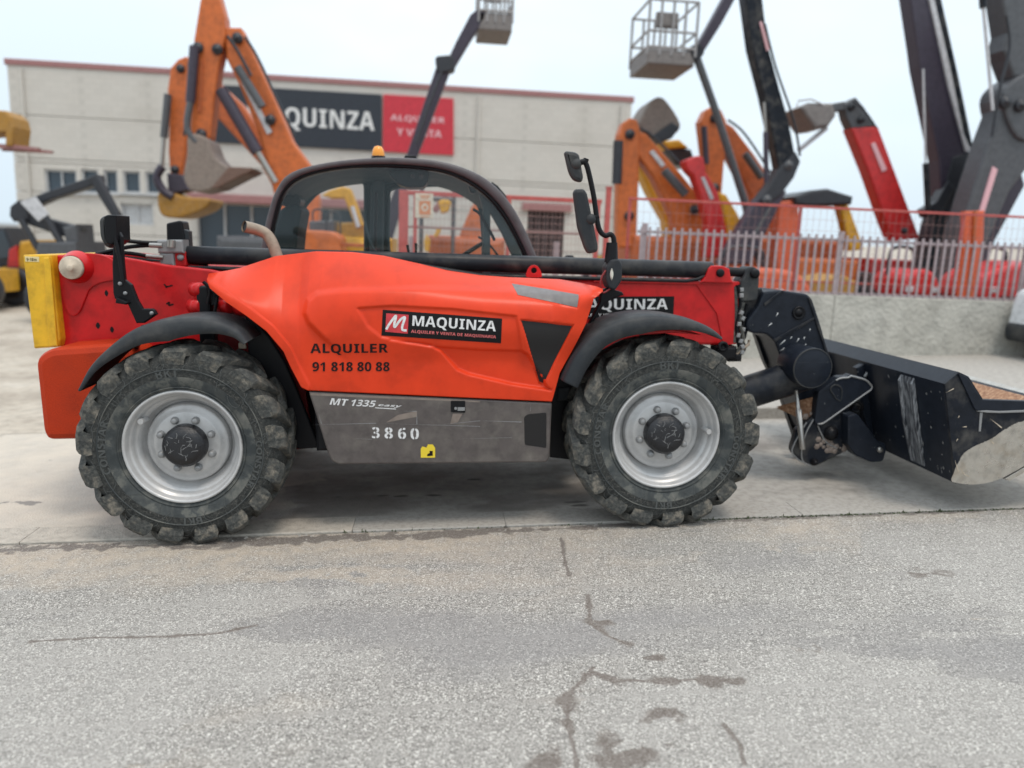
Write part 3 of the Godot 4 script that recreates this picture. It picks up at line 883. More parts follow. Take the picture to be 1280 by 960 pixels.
func telehandler() -> void:
	var t := thing("telehandler", "red and orange telescopic handler with black bucket parked along the kerb", "telehandler", "", road)
	# wheels
	var w := wheel(t, 2.44)
	w.position = Vector3(0, .608, 0)
	w.rotation.z = .10
	var wf := wheel(t, .05)
	wf.position = Vector3(2.949, .608, 0)
	var spots := [[0.0, -2.38, PI, .7], [2.949, -2.38, PI, .2]]
	for s in spots:
		var d: Node3D = w.duplicate()
		d.name = "wheel"
		t.add_child(d, true)
		d.transform = Transform3D(Basis(Vector3.UP, s[2]) * Basis(Vector3(0, 0, 1), s[3]), Vector3(s[0], .608, s[1]))
	for x in [0.0, 2.949]:
		pipe(t, "axle", [Vector3(x, .6, -.2), Vector3(x, .6, -.55), Vector3(x, .6, -1.19), Vector3(x, .6, -1.85), Vector3(x, .6, -2.2)], [.13, .10, .17, .10, .13], "black")
	# frame between the wheels and the belly that closes the view under the hood
	var st := mk()
	box(st, Vector3(1.45, .70, -1.2), Vector3(2.3, .42, .95), .02)
	box(st, Vector3(1.45, .95, -1.15), Vector3(3.6, .30, .62), .02)
	obj("chassis", st, M.black, t)
	st = mk()
	box(st, Vector3(1.48, .80, -.50), Vector3(1.45, .55, .66), .02)
	obj("engine_bay", st, M.black, t)
	plate(t, "inner_panel", V([0.331, 1.392, 0.467, 1.23, 0.557, 1.066, 0.626, 0.869, 0.75, 0.496, 0.597, 0.49, 0.458, 0.715, 0.335, 0.977]), -.40, -.36, "black", .01, .03)
	plate(t, "inner_panel", V([0.051, 1.454, 0.389, 1.347, 0.626, 0.927, 0.666, 0.428, 0.335, 0.403, -0.056, 0.447, -0.031, 1.151]), -.66, -.62, "dull_red")
	plate(t, "inner_panel", V([2.263, 0.945, 2.434, 1.012, 2.567, 1.145, 2.646, 1.197, 2.544, 0.929, 2.473, 0.657, 2.422, 0.351, 2.268, 0.373]), -.46, -.42, "black")
	st = mk()
	box(st, Vector3(2.364, 0.812, -0.4) + Vector3(0, 0, -.1), Vector3(.11, .09, .2), .015)
	obj("step_box", st, M.grey_plastic, t)
	st = mk()
	box(st, Vector3(2.394, 0.581, -0.4) + Vector3(0, 0, -.1), Vector3(.07, .16, .16), .02)
	obj("step_box", st, M.grey_plastic, t)
	# engine hood and the skirt below it
	hood(t)
	var sk := plate(t, "skirt_panel", V([0.736, 0.92, 2.229, 0.818, 2.217, 0.457, 2.196, 0.431, 0.901, 0.455, 0.858, 0.474, 0.836, 0.526]), -.20, -.105, "skirt", .012, .012)
	st = mk()
	ext(st, rnd(V([2.052, 0.733, 2.077, 0.75, 2.193, 0.758, 2.195, 0.527, 2.057, 0.552]), .012), -.108, -.1025, .002)
	obj("skirt_recess", st, M.dark_vent, sk)
	st = mk()
	ext(st, rnd(V([1.596, 0.845, 1.685, 0.843, 1.684, 0.767, 1.595, 0.774]), .006), -.108, -.100, .002)
	obj("latch", st, M.sticker_black, sk)
	st = mk()
	ext(st, V([1.637, 0.804, 1.682, 0.803, 1.681, 0.781, 1.637, 0.781]), -.1005, -.0985, .001)
	ext(st, circle(V([1.625, 0.797])[0], .009, 12), -.1005, -.0975, .001)
	obj("latch_button", st, M.edge, sk)
	var flat := func(_p: Vector2) -> float: return -.1035
	st = mk()
	var a := V([0.859, 0.836, 0.96, 0.826, 0.866, 0.877])
	write(st, "MT", a[0], a[1] - a[0], a[2] - a[0], flat, true, .08)
	obj("lettering", st, M.ink_white, sk)
	st = mk()
	a = V([0.979, 0.826, 1.126, 0.815, 0.985, 0.867])
	write(st, "1335", a[0], a[1] - a[0], a[2] - a[0], flat, true, .08)
	obj("lettering", st, M.ink_white, sk)
	st = mk()
	a = V([1.143, 0.818, 1.279, 0.806, 1.146, 0.834])
	write(st, "easy", a[0], a[1] - a[0], a[2] - a[0], flat, true, .1)
	a = V([1.133, 0.808, 1.259, 0.797, 1.259, 0.803, 1.133, 0.813])
	for p in [0, 1, 2, 0, 2, 3]: st.add_vertex(Vector3(a[p].x, a[p].y, -.1035))
	obj("lettering", st, M.ink_white, sk)
	st = mk()
	for g in [["3", 465.0, 474.5], ["8", 480.5, 491.0], ["6", 497.5, 507.5], ["0", 513.0, 523.5]]:
		var l := letters(g[0], true)
		var r: Rect2 = l[1]
		a = V([1.083, 0.62, 1.426, 0.602, 1.085, 0.691])
		var o: Vector2 = a[0].lerp(a[1], (g[1] - 460.0) / 70.0)
		var al: Vector2 = (a[1] - a[0]) * (g[2] - g[1]) / 70.0
		for q in range(0, l[0].size(), 3):
			var mid: Vector2 = ((l[0][q] + l[0][q + 1] + l[0][q + 2]) / 3.0 - r.position) / r.size
			if absf(mid.x - .5) < .07: continue      # the bridge of a stencil
			for e in 3:
				var u: Vector2 = (l[0][q + e] - r.position) / r.size
				var p := o + al * u.x + (a[2] - a[0]) * u.y
				st.add_vertex(Vector3(p.x, p.y, -.1035))
	obj("stencil_number", st, M.ink_white, sk)
	st = mk()
	ext(st, V([1.405, 0.543, 1.415, 0.558, 1.44, 0.55, 1.45, 0.57, 1.48, 0.569, 1.494, 0.546, 1.493, 0.484, 1.404, 0.486]), -.1045, -.1030, 0)
	obj("sticker", st, M.ink_yellow, sk)
	st = mk()
	ext(st, V([1.444, 0.506, 1.459, 0.516, 1.459, 0.529, 1.479, 0.528, 1.479, 0.497, 1.444, 0.495]), -.103, -.1020, 0)
	obj("sticker_symbol", st, M.ink, sk)
	st = mk()
	for s in [[V([0.739, 0.712, 1.135, 0.713]), 0.004], [V([1.135, 0.713, 1.775, 0.678]), 0.003], [V([1.477, 0.69, 1.776, 0.714]), 0.003], [V([1.776, 0.714, 2.037, 0.7]), 0.006], [V([1.307, 0.785, 1.386, 0.783]), 0.004], [V([1.386, 0.778, 1.384, 0.702]), 0.006], [V([0.986, 0.62, 1.107, 0.612]), 0.002], [V([1.575, 0.6, 1.976, 0.601]), 0.002], [V([0.79, 0.786, 0.806, 0.716]), 0.004], [V([2.092, 0.824, 2.092, 0.768]), 0.002]]:
		var p0: Vector2 = s[0][0]
		var p1: Vector2 = s[0][1]
		var n: Vector2 = (p1 - p0).normalized().orthogonal() * s[1] * .45
		tri(st, Vector3(p0.x, p0.y, -.1042), Vector3(p1.x + n.x, p1.y + n.y, -.1042), Vector3(p1.x - n.x, p1.y - n.y, -.1042))
	obj("scratch", st, M.edge, sk)
	st = mk()
	for q in [V([1.198, 0.717, 1.268, 0.761, 1.386, 0.786, 1.385, 0.748]), V([1.607, 0.763, 1.667, 0.762, 1.636, 0.707, 1.591, 0.697]), V([0.748, 0.911, 1.777, 0.841, 1.776, 0.831, 0.747, 0.896])]:
		ext(st, q, -.1052, -.1043, 0)
	tag(obj("mud_smear", st, M.bucket_grey, sk), "", "", "", "stuff")
	# counterweight, yellow rear plate and its label
	plate(t, "counterweight", rnd(V([-0.986, 1.092, -0.894, 1.156, -0.463, 1.181, -0.346, 1.077, -0.419, 0.564, -0.965, 0.567, -0.988, 0.625]), .07, 4), -2.0, -.44, "weight", .045)
	var yp := plate(t, "rear_guard", V([-1.122, 1.729, -0.99, 1.734, -0.946, 1.731, -0.947, 1.67, -0.949, 1.413, -0.949, 1.177, -0.963, 1.129, -1.119, 1.121]), -1.55, -.72, "yellow", .012, .01)
	st = mk()
	ext(st, V([-0.987, 1.711, -0.953, 1.711, -0.948, 1.66, -0.954, 1.413, -0.96, 1.14, -1.018, 1.135]), -.722, -.700, .006)
	obj("guard_flange", st, M.yellow, yp)
	st = mk()
	ext(st, V([-1.108, 1.719, -1.021, 1.716, -1.024, 1.683, -1.109, 1.686]), -.722, -.7175, .001)
	obj("label", st, M.sticker_cream, yp)
	st = mk()
	a = V([-1.099, 1.691, -1.038, 1.689, -1.097, 1.71])
	write(st, "9-18m", a[0], a[1] - a[0], a[2] - a[0], func(_p: Vector2) -> float: return -.7165)
	obj("lettering", st, M.ink, yp)
	# rear tower: side plate, raised reinforcement, pivot boss
	var tw := plate(t, "tower_plate", V([-0.974, 1.725, -0.713, 1.732, -0.554, 1.714, -0.273, 1.661, 0.012, 1.628, 0.207, 1.585, 0.374, 1.287, 0.568, 0.897, 0.615, 0.38, -0.669, 0.414, -0.625, 0.917, -0.989, 1.086]), -.86, -.80, "red", .012)
	plate(t, "tower_plate", V([-0.974, 1.725, -0.713, 1.732, -0.554, 1.714, -0.273, 1.661, 0.012, 1.628, 0.207, 1.585, 0.374, 1.287, 0.568, 0.897, 0.615, 0.38, -0.669, 0.414, -0.625, 0.917, -0.989, 1.086]), -1.58, -1.52, "red", .012)
	st = mk()
	ext(st, crv(V([-0.921, 1.71, -0.799, 1.738, -0.674, 1.73, -0.592, 1.693, -0.556, 1.641, -0.557, 1.573, -0.676, 1.547, -0.756, 1.506, -0.799, 1.427, -0.842, 1.348, -0.889, 1.327, -0.924, 1.38, -0.941, 1.512]), 4), -.802, -.784, .006)
	obj("reinforcement", st, M.red, tw)
	st = mk(true)
	var bc := Vector3(-0.823, 1.647, -0.79)
	lathe(st, V([.108, 0, .104, .012, .083, .07, .078, .082]), 36, Transform3D(Basis.IDENTITY, bc))
	obj("pivot_boss", st, M.red, tw)
	st = mk(true)
	lathe(st, V([.074, .07, .074, .095, .068, .101, .022, .101, .022, .110, .016, .114, .0, .114]), 36, Transform3D(Basis.IDENTITY, bc))
	obj("pivot_cap", st, M.cream, tw)
	st = mk()
	for c in [[V([-0.661, 1.476]), 0, .012, .021], [V([-0.735, 1.261]), 0, .014, .022], [V([-0.648, 1.233]), 0, .013, .021]]:
		var k := crv(V([-c[2], 0, 0, -c[3], c[2], 0, 0, c[3]]), 4)
		var o: Vector2 = c[0][0]
		for e in k.size(): k[e] += o
		ext(st, k, -.801, -.7985, .0)
	obj("bolt_hole", st, M.black, tw)
	st = mk()
	for c in [V([-0.289, 1.534, -0.27, 1.513]), V([-0.28, 1.513, -0.233, 1.526]), V([-0.284, 1.401, -0.262, 1.414]), V([-0.262, 1.414, -0.269, 1.39]), V([-0.269, 1.39, -0.237, 1.401])]:
		var p0: Vector2 = c[0]
		var p1: Vector2 = c[1]
		var n := (p1 - p0).normalized().orthogonal() * .005
		quad(st, Vector3(p0.x + n.x, p0.y + n.y, -.798), Vector3(p1.x + n.x, p1.y + n.y, -.798), Vector3(p1.x - n.x, p1.y - n.y, -.798), Vector3(p0.x - n.x, p0.y - n.y, -.798))
	obj("paint_mark", st, M.ink, tw)
	plate(t, "tower_floor", V([-0.642, 1.07, -0.105, 1.174, 0.317, 1.057, 0.444, 0.363, -0.645, 0.438]), -1.5, -.88, "dull_red", .01)
	# boom
	plate(t, "boom", V([-0.945, 1.695, -0.344, 1.677, -0.042, 1.643, 1.264, 1.583, 2.679, 1.54, 3.766, 1.52, 3.804, 1.052, 3.668, 1.042, 1.251, 1.114, -0.992, 1.225]), -1.38, -1.00, "red", .022)
	plate(t, "boom_collar", V([3.414, 1.516, 3.486, 1.528, 3.756, 1.518, 3.775, 1.497, 3.769, 1.054, 3.658, 1.044, 3.596, 1.285]), -1.39, -.992, "red", .004)
	plate(t, "boom_collar", V([2.657, 1.544, 2.858, 1.537, 3.635, 1.522, 3.637, 1.492, 2.657, 1.518]), -1.39, -.988, "red", .006)
	var pl := V([2.354, 1.418, 3.268, 1.415, 3.266, 1.252, 2.355, 1.258])
	st = mk()
	for p in [0, 1, 2, 0, 2, 3]: st.add_vertex(Vector3(pl[p].x, pl[p].y, -.9955))
	var dp := obj("boom_decal", st, M.sticker_black, t)
	st = mk()
	a = V([2.508, 1.304, 3.221, 1.302, 2.507, 1.4])
	write(st, "MAQUINZA", a[0], a[1] - a[0], a[2] - a[0], func(_p: Vector2) -> float: return -.994)
	a = V([2.485, 1.269, 3.223, 1.265, 2.485, 1.294])
	write(st, "ALQUILER Y VENTA DE MAQUINARIA", a[0], a[1] - a[0], a[2] - a[0], func(_p: Vector2) -> float: return -.994)
	obj("lettering", st, M.ink_white, dp)
	# the long ram that lies along the boom with its hose rail
	pipe(t, "boom_ram", [Vector3(-0.206, 1.722, -1.03), Vector3(-0.201, 1.722, -1.03), Vector3(1.605, 1.668, -1.03), Vector3(3.546, 1.605, -1.03), Vector3(3.558, 1.604, -1.03)], [.050, .062, .062, .062, .05], "pipe", 24)
	pipe(t, "ram_rod", [Vector3(3.534, 1.602, -1.03), Vector3(3.879, 1.58, -1.03)], .034, "black", 16)
	pipe(t, "hose_rail", [Vector3(-0.179, 1.636, -0.99), Vector3(1.603, 1.579, -0.99), Vector3(3.353, 1.528, -0.99), Vector3(3.437, 1.54, -0.99), Vector3(3.532, 1.586, -0.99)], .014, "pipe", 10)
	var lug := plate(t, "ram_bracket", V([3.449, 1.518, 3.483, 1.559, 3.504, 1.617, 3.527, 1.64, 3.612, 1.637, 3.662, 1.616, 3.678, 1.541, 3.704, 1.511]), -1.12, -.95, "red", .008)
	st = mk(true)
	lathe(st, V([.030, -.95, .030, -.935, .022, -.928, .0, -.928]), 16, Transform3D(Basis.IDENTITY, Vector3(3.59, 1.587, -0.95) * Vector3(1, 1, 0)))
	obj("pin", st, M.black, lug)
	plate(t, "ram_bracket", V([-0.257, 1.748, -0.183, 1.748, -0.185, 1.645, -0.27, 1.645]), -1.12, -.96, "red", .006, .01)
	disc(t, "pin", Vector3(-0.218, 1.705, -0.96), V([.022, 0, .022, .012, .012, .018, 0, .018]), "edge", 14)
	var eye := mk()
	ext(eye, holed(rnd(V([2.143, 1.562, 2.165, 1.624, 2.188, 1.649, 2.227, 1.649, 2.25, 1.623, 2.274, 1.562]), .03), [circle(V([2.208, 1.612])[0], .021, 16)]), -.90, -.88, .003)
	obj("lifting_eye", eye, M.red, t)
	# hoses and valve block at the rear of the ram
	st = mk()
	box(st, Vector3(-0.272, 1.78, -1), Vector3(.17, .09, .14), .012)
	box(st, Vector3(-0.305, 1.693, -1), Vector3(.10, .10, .12), .02)
	obj("valve_block", st, M.edge, t)
	for h in [[[Vector3(-0.405, 1.788, -0.93), Vector3(-0.322, 1.786, -0.93)], .017], [[Vector3(-0.432, 1.716, -0.93), Vector3(-0.323, 1.708, -0.93)], .015], [[Vector3(-0.262, 1.823, -0.93), Vector3(-0.266, 1.775, -0.93)], .03]]:
		pipe(t, "hose_fitting", h[0], h[1], "steel", 12)
	for h in [[Vector3(-0.879, 1.706, -0.97), Vector3(-0.629, 1.737, -1), Vector3(-0.463, 1.715, -1.03)], [Vector3(-0.774, 1.727, -0.97), Vector3(-0.573, 1.775, -1), Vector3(-0.425, 1.788, -1.03)], [Vector3(-0.856, 1.679, -0.97), Vector3(-0.632, 1.705, -1), Vector3(-0.381, 1.676, -1.03), Vector3(-0.069, 1.658, -1.06)], [Vector3(-0.61, 1.823, -0.97), Vector3(-0.476, 1.807, -1), Vector3(-0.371, 1.802, -1.03)]]:
		var path: Array = h
		pipe(t, "hose", bend(path, 6), .014, "black", 10)
	var wl := plate(t, "work_lamp", V([-0.327, 1.937, -0.237, 1.956, -0.219, 1.948, -0.206, 1.812, -0.334, 1.812]), -1.20, -1.05, "black", .012, .015)
	plate(t, "work_lamp_bracket", V([-0.234, 1.905, -0.182, 1.883, -0.184, 1.78, -0.216, 1.78]), -1.14, -1.06, "grey_plastic")
	# exhaust stub
	st = mk(true)
	var ep := bend([Vector3(0.5, 1.695, -0.62), Vector3(0.47, 1.797, -0.62), Vector3(0.434, 1.858, -0.62), Vector3(0.384, 1.886, -0.6), Vector3(0.314, 1.907, -0.545)], 6)
	tube(st, ep, .037, 20, false)
	tube(st, [ep[-1], ep[-1].lerp(ep[-3], .8)], .033, 20, false)
	obj("exhaust_pipe", st, M.exhaust, t)
	st = mk(true)
	tube(st, [ep[-1].lerp(ep[-3], .35), ep[-1].lerp(ep[-3], .45)], .034, 20)
	obj("exhaust_inside", st, M.black, t)
	# grille on the shoulder behind the hood
	plate(t, "top_grille", V([0.095, 1.584, 0.259, 1.645, 0.491, 1.721, 0.924, 1.736, 1.388, 1.667, 2.024, 1.56, 2.024, 1.496, 0.251, 1.506]), -.92, -.60, "dark_vent", .01)
	# red couplings and the black hydraulic column over the rear wheel
	for c in [[Vector3(-0.015, 1.508, -0.6), 0, .045, .05], [Vector3(-0.028, 1.4, -0.6), 0, .05, .055], [Vector3(0.158, 1.398, -0.6), 0, .045, .04], [Vector3(0.253, 1.387, -0.6), 0, .05, .04], [Vector3(0.006, 1.456, -0.6), 0, .03, .05]]:
		st = mk(true)
		lathe(st, V([c[2] * .7, -c[3], c[2], -c[3] * .8, c[2], c[3] * .8, c[2] * .7, c[3], 0, c[3]]), 16, Transform3D(Basis(Vector3.UP, .9), c[0]))
		obj("coupling", st, M.red, t)
	st = mk()
	box(st, Vector3(0.028, 1.415, -0.6), Vector3(.085, .24, .10), .015)
	box(st, Vector3(0.035, 1.153, -0.6), Vector3(.10, .30, .10), .015)
	box(st, Vector3(0.097, 1.458, -0.56), Vector3(.035, .10, .05), .008)
	obj("hydraulic_column", st, M.black, t)
	for h in [[Vector3(0.052, 1.564, -0.5), Vector3(0.085, 1.513, -0.51), Vector3(0.066, 1.421, -0.52)], [Vector3(0.111, 1.553, -0.5), Vector3(0.133, 1.492, -0.51), Vector3(0.102, 1.359, -0.52)], [Vector3(0.125, 1.483, -0.5), Vector3(0.195, 1.461, -0.51), Vector3(0.266, 1.44, -0.52)], [Vector3(0.017, 1.346, -0.5), Vector3(0.071, 1.309, -0.51), Vector3(0.134, 1.328, -0.52)]]:
		var path: Array = h
		pipe(t, "hose", bend(path, 5), .011, "black", 8)
	st = mk()
	box(st, Vector3(0.293, 1.166, -0.4), Vector3(.045, .035, .03), .006)
	obj("label", st, M.cream, t)
	# mudguards
	var f1 := fender(t, V([-0.551, 1, -0.472, 1.134, -0.356, 1.248, -0.207, 1.348, -0.04, 1.397, 0.117, 1.409, 0.258, 1.39, 0.367, 1.338, 0.422, 1.267]), -.42, .0, [.02, .125, .03])
	var f2 := fender(t, V([2.278, 0.998, 2.35, 1.146, 2.461, 1.282, 2.593, 1.358, 2.751, 1.393, 2.91, 1.394, 3.083, 1.364, 3.206, 1.313, 3.275, 1.258]), -.42, .0, [.10, .11, .02])
	plate(t, "mudguard_lining", V([2.29, 0.966, 2.359, 1.061, 2.504, 1.175, 2.655, 1.233, 2.782, 1.257, 2.996, 1.269, 3.184, 1.232, 2.997, 1.249, 2.782, 1.237, 2.656, 1.208, 2.52, 1.134, 2.431, 1.024]), -.40, -.12, "red", .004)
	pipe(t, "mudguard_stay", [Vector3(2.972, 1.317, -0.25), Vector3(2.97, 1.224, -0.25), Vector3(3.032, 1.145, -0.45)], .016, "black", 8)
	pipe(t, "mudguard_stay", [Vector3(-0.24, 1.3, -0.25), Vector3(-0.341, 1.194, -0.4), Vector3(-0.516, 1.091, -0.8)], .022, "black", 8)
	st = mk(true)
	var mudr := RandomNumberGenerator.new()
	mudr.seed = 3
	for k in 26:
		var c := Vector3(2.949 + mudr.randf_range(-.16, .09), 1.302 - mudr.randf() * .006, -.10 - mudr.randf() * .12)
		lathe(st, V([mudr.randf_range(.012, .032), 0, .009, .007, 0, .011]), 7, Transform3D(Basis(Vector3.RIGHT, -PI / 2), c))
	obj("dried_mud", st, M.soil, f2)
	# rear mirror on its arm
	var ra := plate(t, "mirror_arm", V([-0.424, 1.86, -0.391, 1.87, -0.379, 1.841, -0.384, 1.678, -0.383, 1.581, -0.348, 1.551, -0.319, 1.453, -0.295, 1.403, -0.237, 1.403, -0.224, 1.393, -0.212, 1.368, -0.293, 1.314, -0.34, 1.314, -0.378, 1.424, -0.39, 1.453, -0.455, 1.466, -0.461, 1.503, -0.45, 1.678]), -.44, -.40, "black", .008)
	pipe(t, "mirror_rod", [Vector3(-0.409, 1.841, -0.37), Vector3(-0.389, 1.703, -0.37), Vector3(-0.382, 1.572, -0.37)], .013, "black", 8)
	plate(t, "mirror_clamp", V([-0.429, 1.479, -0.406, 1.466, -0.361, 1.446, -0.377, 1.432, -0.437, 1.442]), -.44, -.36, "black", .006)
	for c in [Vector3(-0.411, 1.559, -0.4), Vector3(-0.386, 1.5, -0.4), Vector3(-0.24, 1.376, -0.4)]:
		st = mk(true)
		lathe(st, V([.012, 0, .012, .010, .006, .014, 0, .014]), 10, Transform3D(Basis.IDENTITY, c))
		obj("bolt", st, M.edge, ra)
	var rm := plate(t, "rear_mirror", V([-0.458, 1.96, -0.436, 1.971, -0.385, 1.97, -0.393, 1.822, -0.428, 1.793, -0.456, 1.798, -0.463, 1.822]), -.58, -.36, "black", .01, .006)
	st = mk()
	ext(st, rnd(V([-0.518, 1.942, -0.495, 1.966, -0.453, 1.968, -0.455, 1.798, -0.467, 1.769, -0.498, 1.784, -0.521, 1.837]), .03), -.66, -.42, .03)
	obj("mirror_shell", st, M.grey_plastic, rm)
	# front mirrors on a tall bent stalk with lamp
	var stalk := pipe(t, "mirror_stalk", bend([Vector3(2.456, 2.304, -0.34), Vector3(2.477, 2.255, -0.34), Vector3(2.516, 2.095, -0.34), Vector3(2.544, 1.932, -0.34), Vector3(2.566, 1.872, -0.34), Vector3(2.598, 1.85, -0.34), Vector3(2.629, 1.858, -0.34), Vector3(2.65, 1.833, -0.34), Vector3(2.652, 1.772, -0.34), Vector3(2.644, 1.671, -0.34)], 6), .0165, "black", 12)
	for q in [[Vector3(2.385, 2.288, -0.34), Vector3(2.466, 2.308, -0.34)], [Vector3(2.498, 1.952, -0.34), Vector3(2.549, 1.972, -0.34)], [Vector3(2.465, 2.321, -0.34), Vector3(2.456, 2.294, -0.34)]]:
		st = mk(true)
		tube(st, q, .018, 10)
		obj("mirror_clamp", st, M.black, stalk)
	st = mk(true)
	tube(st, [Vector3(2.64, 1.807, -0.34), Vector3(2.638, 1.681, -0.34)], [.035, .045], 12)
	obj("stalk_joint", st, M.black, stalk)
	for q in [V([2.326, 2.355, 2.339, 2.367, 2.394, 2.361, 2.42, 2.347, 2.45, 2.207, 2.438, 2.177, 2.387, 2.187, 2.356, 2.235]), V([2.385, 2.114, 2.398, 2.136, 2.453, 2.139, 2.474, 2.114, 2.553, 1.782, 2.548, 1.747, 2.486, 1.735, 2.465, 1.767, 2.417, 1.897])]:
		var m := mk()
		var o := rnd(q, .03, 4)
		ext(m, o, -.39, -.33, .022)
		obj("mirror", m, M.grey_plastic, t)
		m = mk()
		var mid := Vector2.ZERO
		for e in o: mid += e / o.size()
		for e in o.size(): o[e] = mid.lerp(o[e], .72)
		ext(m, o, -.394, -.388, 0)
		obj("mirror_glass", m, M.steel, t)
	st = mk(true)
	for c in [Vector3(2.401, 2.288, -0.332), Vector3(2.501, 1.952, -0.332)]:
		lathe(st, V([.034, 0, .031, .006, .016, .018, .0, .02]), 14, Transform3D(Basis.IDENTITY, c))
	obj("mirror_pad", st, M.grey_plastic, stalk)
	var lamp := plate(t, "front_lamp", V([2.594, 1.652, 2.624, 1.7, 2.675, 1.705, 2.697, 1.672, 2.699, 1.571, 2.674, 1.53, 2.654, 1.505, 2.612, 1.521, 2.593, 1.571]), -.42, -.28, "grey_plastic", .012, .012)
	st = mk(true)
	var lo := crv(V([-.011, 0, 0, -.038, .011, 0, 0, .038]), 5)
	for e in lo.size(): lo[e] += V([2.629, 1.608])[0]
	ext(st, lo, -.284, -.270, .005)
	obj("lens", st, M.lens, lamp)
	plate(t, "lamp_bracket", V([2.579, 1.508, 2.632, 1.518, 2.716, 1.492, 2.728, 1.471, 2.665, 1.456, 2.602, 1.415, 2.531, 1.302, 2.46, 1.146, 2.398, 1.025, 2.357, 0.946, 2.336, 0.957, 2.397, 1.105, 2.495, 1.271, 2.571, 1.426]), -.40, -.34, "black", .006)
	pipe(t, "lamp_cable", bend([Vector3(2.592, 1.632, -0.29), Vector3(2.565, 1.588, -0.28), Vector3(2.558, 1.532, -0.28), Vector3(2.579, 1.491, -0.29), Vector3(2.633, 1.52, -0.3)], 6), .006, "dull_red", 8)
	cab(t)
	boom_head(t)
	bucket(t)


func cab(t: Node3D) -> void:
	var outer := crv(V([0.19, 1.558, 0.216, 1.765, 0.277, 2.005, 0.354, 2.196, 0.47, 2.317, 0.733, 2.39, 1.102, 2.428, 1.456, 2.42, 1.727, 2.365, 1.952, 2.25, 2.135, 2.041, 2.297, 1.703, 2.329, 1.549]), 5, false)
	var inner := crv(V([0.266, 1.558, 0.286, 1.765, 0.339, 1.988, 0.416, 2.176, 0.554, 2.277, 0.795, 2.337, 1.103, 2.359, 1.457, 2.342, 1.681, 2.289, 1.885, 2.167, 2.043, 1.99, 2.197, 1.703, 2.242, 1.55]), 5, false)
	var rim := PackedVector2Array()
	for i in outer.size(): rim.append(outer[i].lerp(inner[i], .72))
	# the near hoop: a rounded plastic moulding with a rubber seal inside it
	for e in [["cab_frame", outer, rim, "cab_grey", -1.42], ["window_seal", rim, inner, "black", -1.435]]:
		var st := mk(true)
		var rows := []
		for i in outer.size():
			var a: Vector2 = e[1][i]
			var b: Vector2 = e[2][i]
			var row := []
			for q in [[0.0, -.12], [.0, -.035], [.06, -.014], [.22, -.002], [.5, .0], [.8, -.003], [.94, -.014], [1.0, -.03], [1.0, -.10]]:
				var p := a.lerp(b, q[0])
				row.append(Vector3(p.x, p.y, e[4] + q[1]))
			rows.append(row)
		for i in rows.size() - 1:
			for j in rows[0].size() - 1: quad(st, rows[i][j], rows[i + 1][j], rows[i + 1][j + 1], rows[i][j + 1])
		obj(e[0], st, M[e[3]], t)
	# roof skin from the near hoop to the far side
	var st := mk(true)
	for i in outer.size() - 1:
		for k in 8:
			var z0 := lerpf(-1.50, -2.38, k / 8.0)
			var z1 := lerpf(-1.50, -2.38, (k + 1) / 8.0)
			var c := []
			for e in [[i, z0], [i + 1, z0], [i + 1, z1], [i, z1]]:
				var bow := sin(PI * (e[1] + 1.5) / -.88) * .012
				c.append(Vector3(outer[e[0]].x, outer[e[0]].y - .006 + bow, e[1]))
			if outer[i].y > V([1.86, 2.052])[0].y: quad(st, c[0], c[1], c[2], c[3])
	obj("cab_roof", st, M.cab_grey, t)
	# roof lining and the far wall with its two windows and front quarter light
	st = mk(true)
	for i in inner.size() - 1:
		if inner[i].y > V([1.86, 2.146])[0].y:
			quad(st, Vector3(inner[i].x, inner[i].y, -1.54), Vector3(inner[i + 1].x, inner[i + 1].y, -1.54), Vector3(inner[i + 1].x, inner[i + 1].y - .05, -2.34), Vector3(inner[i].x, inner[i].y - .05, -2.34))
	obj("roof_lining", st, M.interior, t)
	var far := PackedVector2Array()
	for i in range(0, outer.size(), 3): far.append(outer[i])
	far = inset(far, .012)
	far[0].y -= .2
	far[-1].y -= .2
	var w1 := rnd(V([0.24, 1.594, 0.317, 1.907, 0.407, 2.109, 0.514, 2.223, 0.712, 2.305, 0.929, 2.319, 0.905, 1.592]), .05)
	var w2 := rnd(V([1.119, 1.577, 1.106, 1.826, 1.125, 2.254, 1.221, 2.281, 1.635, 2.298, 1.829, 2.238, 1.919, 2.088, 1.938, 1.826, 1.936, 1.574]), .06)
	var w3 := rnd(V([1.986, 1.574, 1.982, 2.089, 2.095, 1.93, 2.215, 1.672, 2.23, 1.573]), .02)
	st = mk()
	ext(st, holed(far, [w1, w2, w3]), -2.38, -2.34, 0)
	obj("far_wall", st, M.interior, t)
	for q in [w1, w2]:
		st = mk(true)
		var p: Array = []
		for e in q: p.append(Vector3(e.x, e.y, -2.332))
		p.append(p[0])
		tube(st, p, .016, 8, false)
		obj("window_trim", st, M.interior_light, t)
	# near side pane
	st = mk()
	var g := PackedVector2Array()
	for i in range(0, inner.size(), 2): g.append(inner[i])
	var fill := Geometry2D.triangulate_polygon(g)
	for i in fill: st.add_vertex(Vector3(g[i].x, g[i].y, -1.47))
	obj("window_glass", st, M.cab_glass, t)
	# inside: lower body, seat, pillar, console, steering wheel, roof unit
	st = mk()
	box(st, Vector3(1.35, .95, -1.92), Vector3(1.75, .82, .84), .03)
	obj("cab_body", st, M.cab_grey, t)
	plate(t, "seat_back", V([0.192, 1.603, 0.251, 1.888, 0.317, 2.063, 0.431, 2.107, 0.485, 2.063, 0.445, 1.888, 0.406, 1.603]), -2.15, -1.70, "interior", .03, .04)
	plate(t, "seat", V([0.232, 1.539, 0.24, 1.686, 0.841, 1.659, 0.869, 1.537]), -2.15, -1.65, "interior", .03, .03)
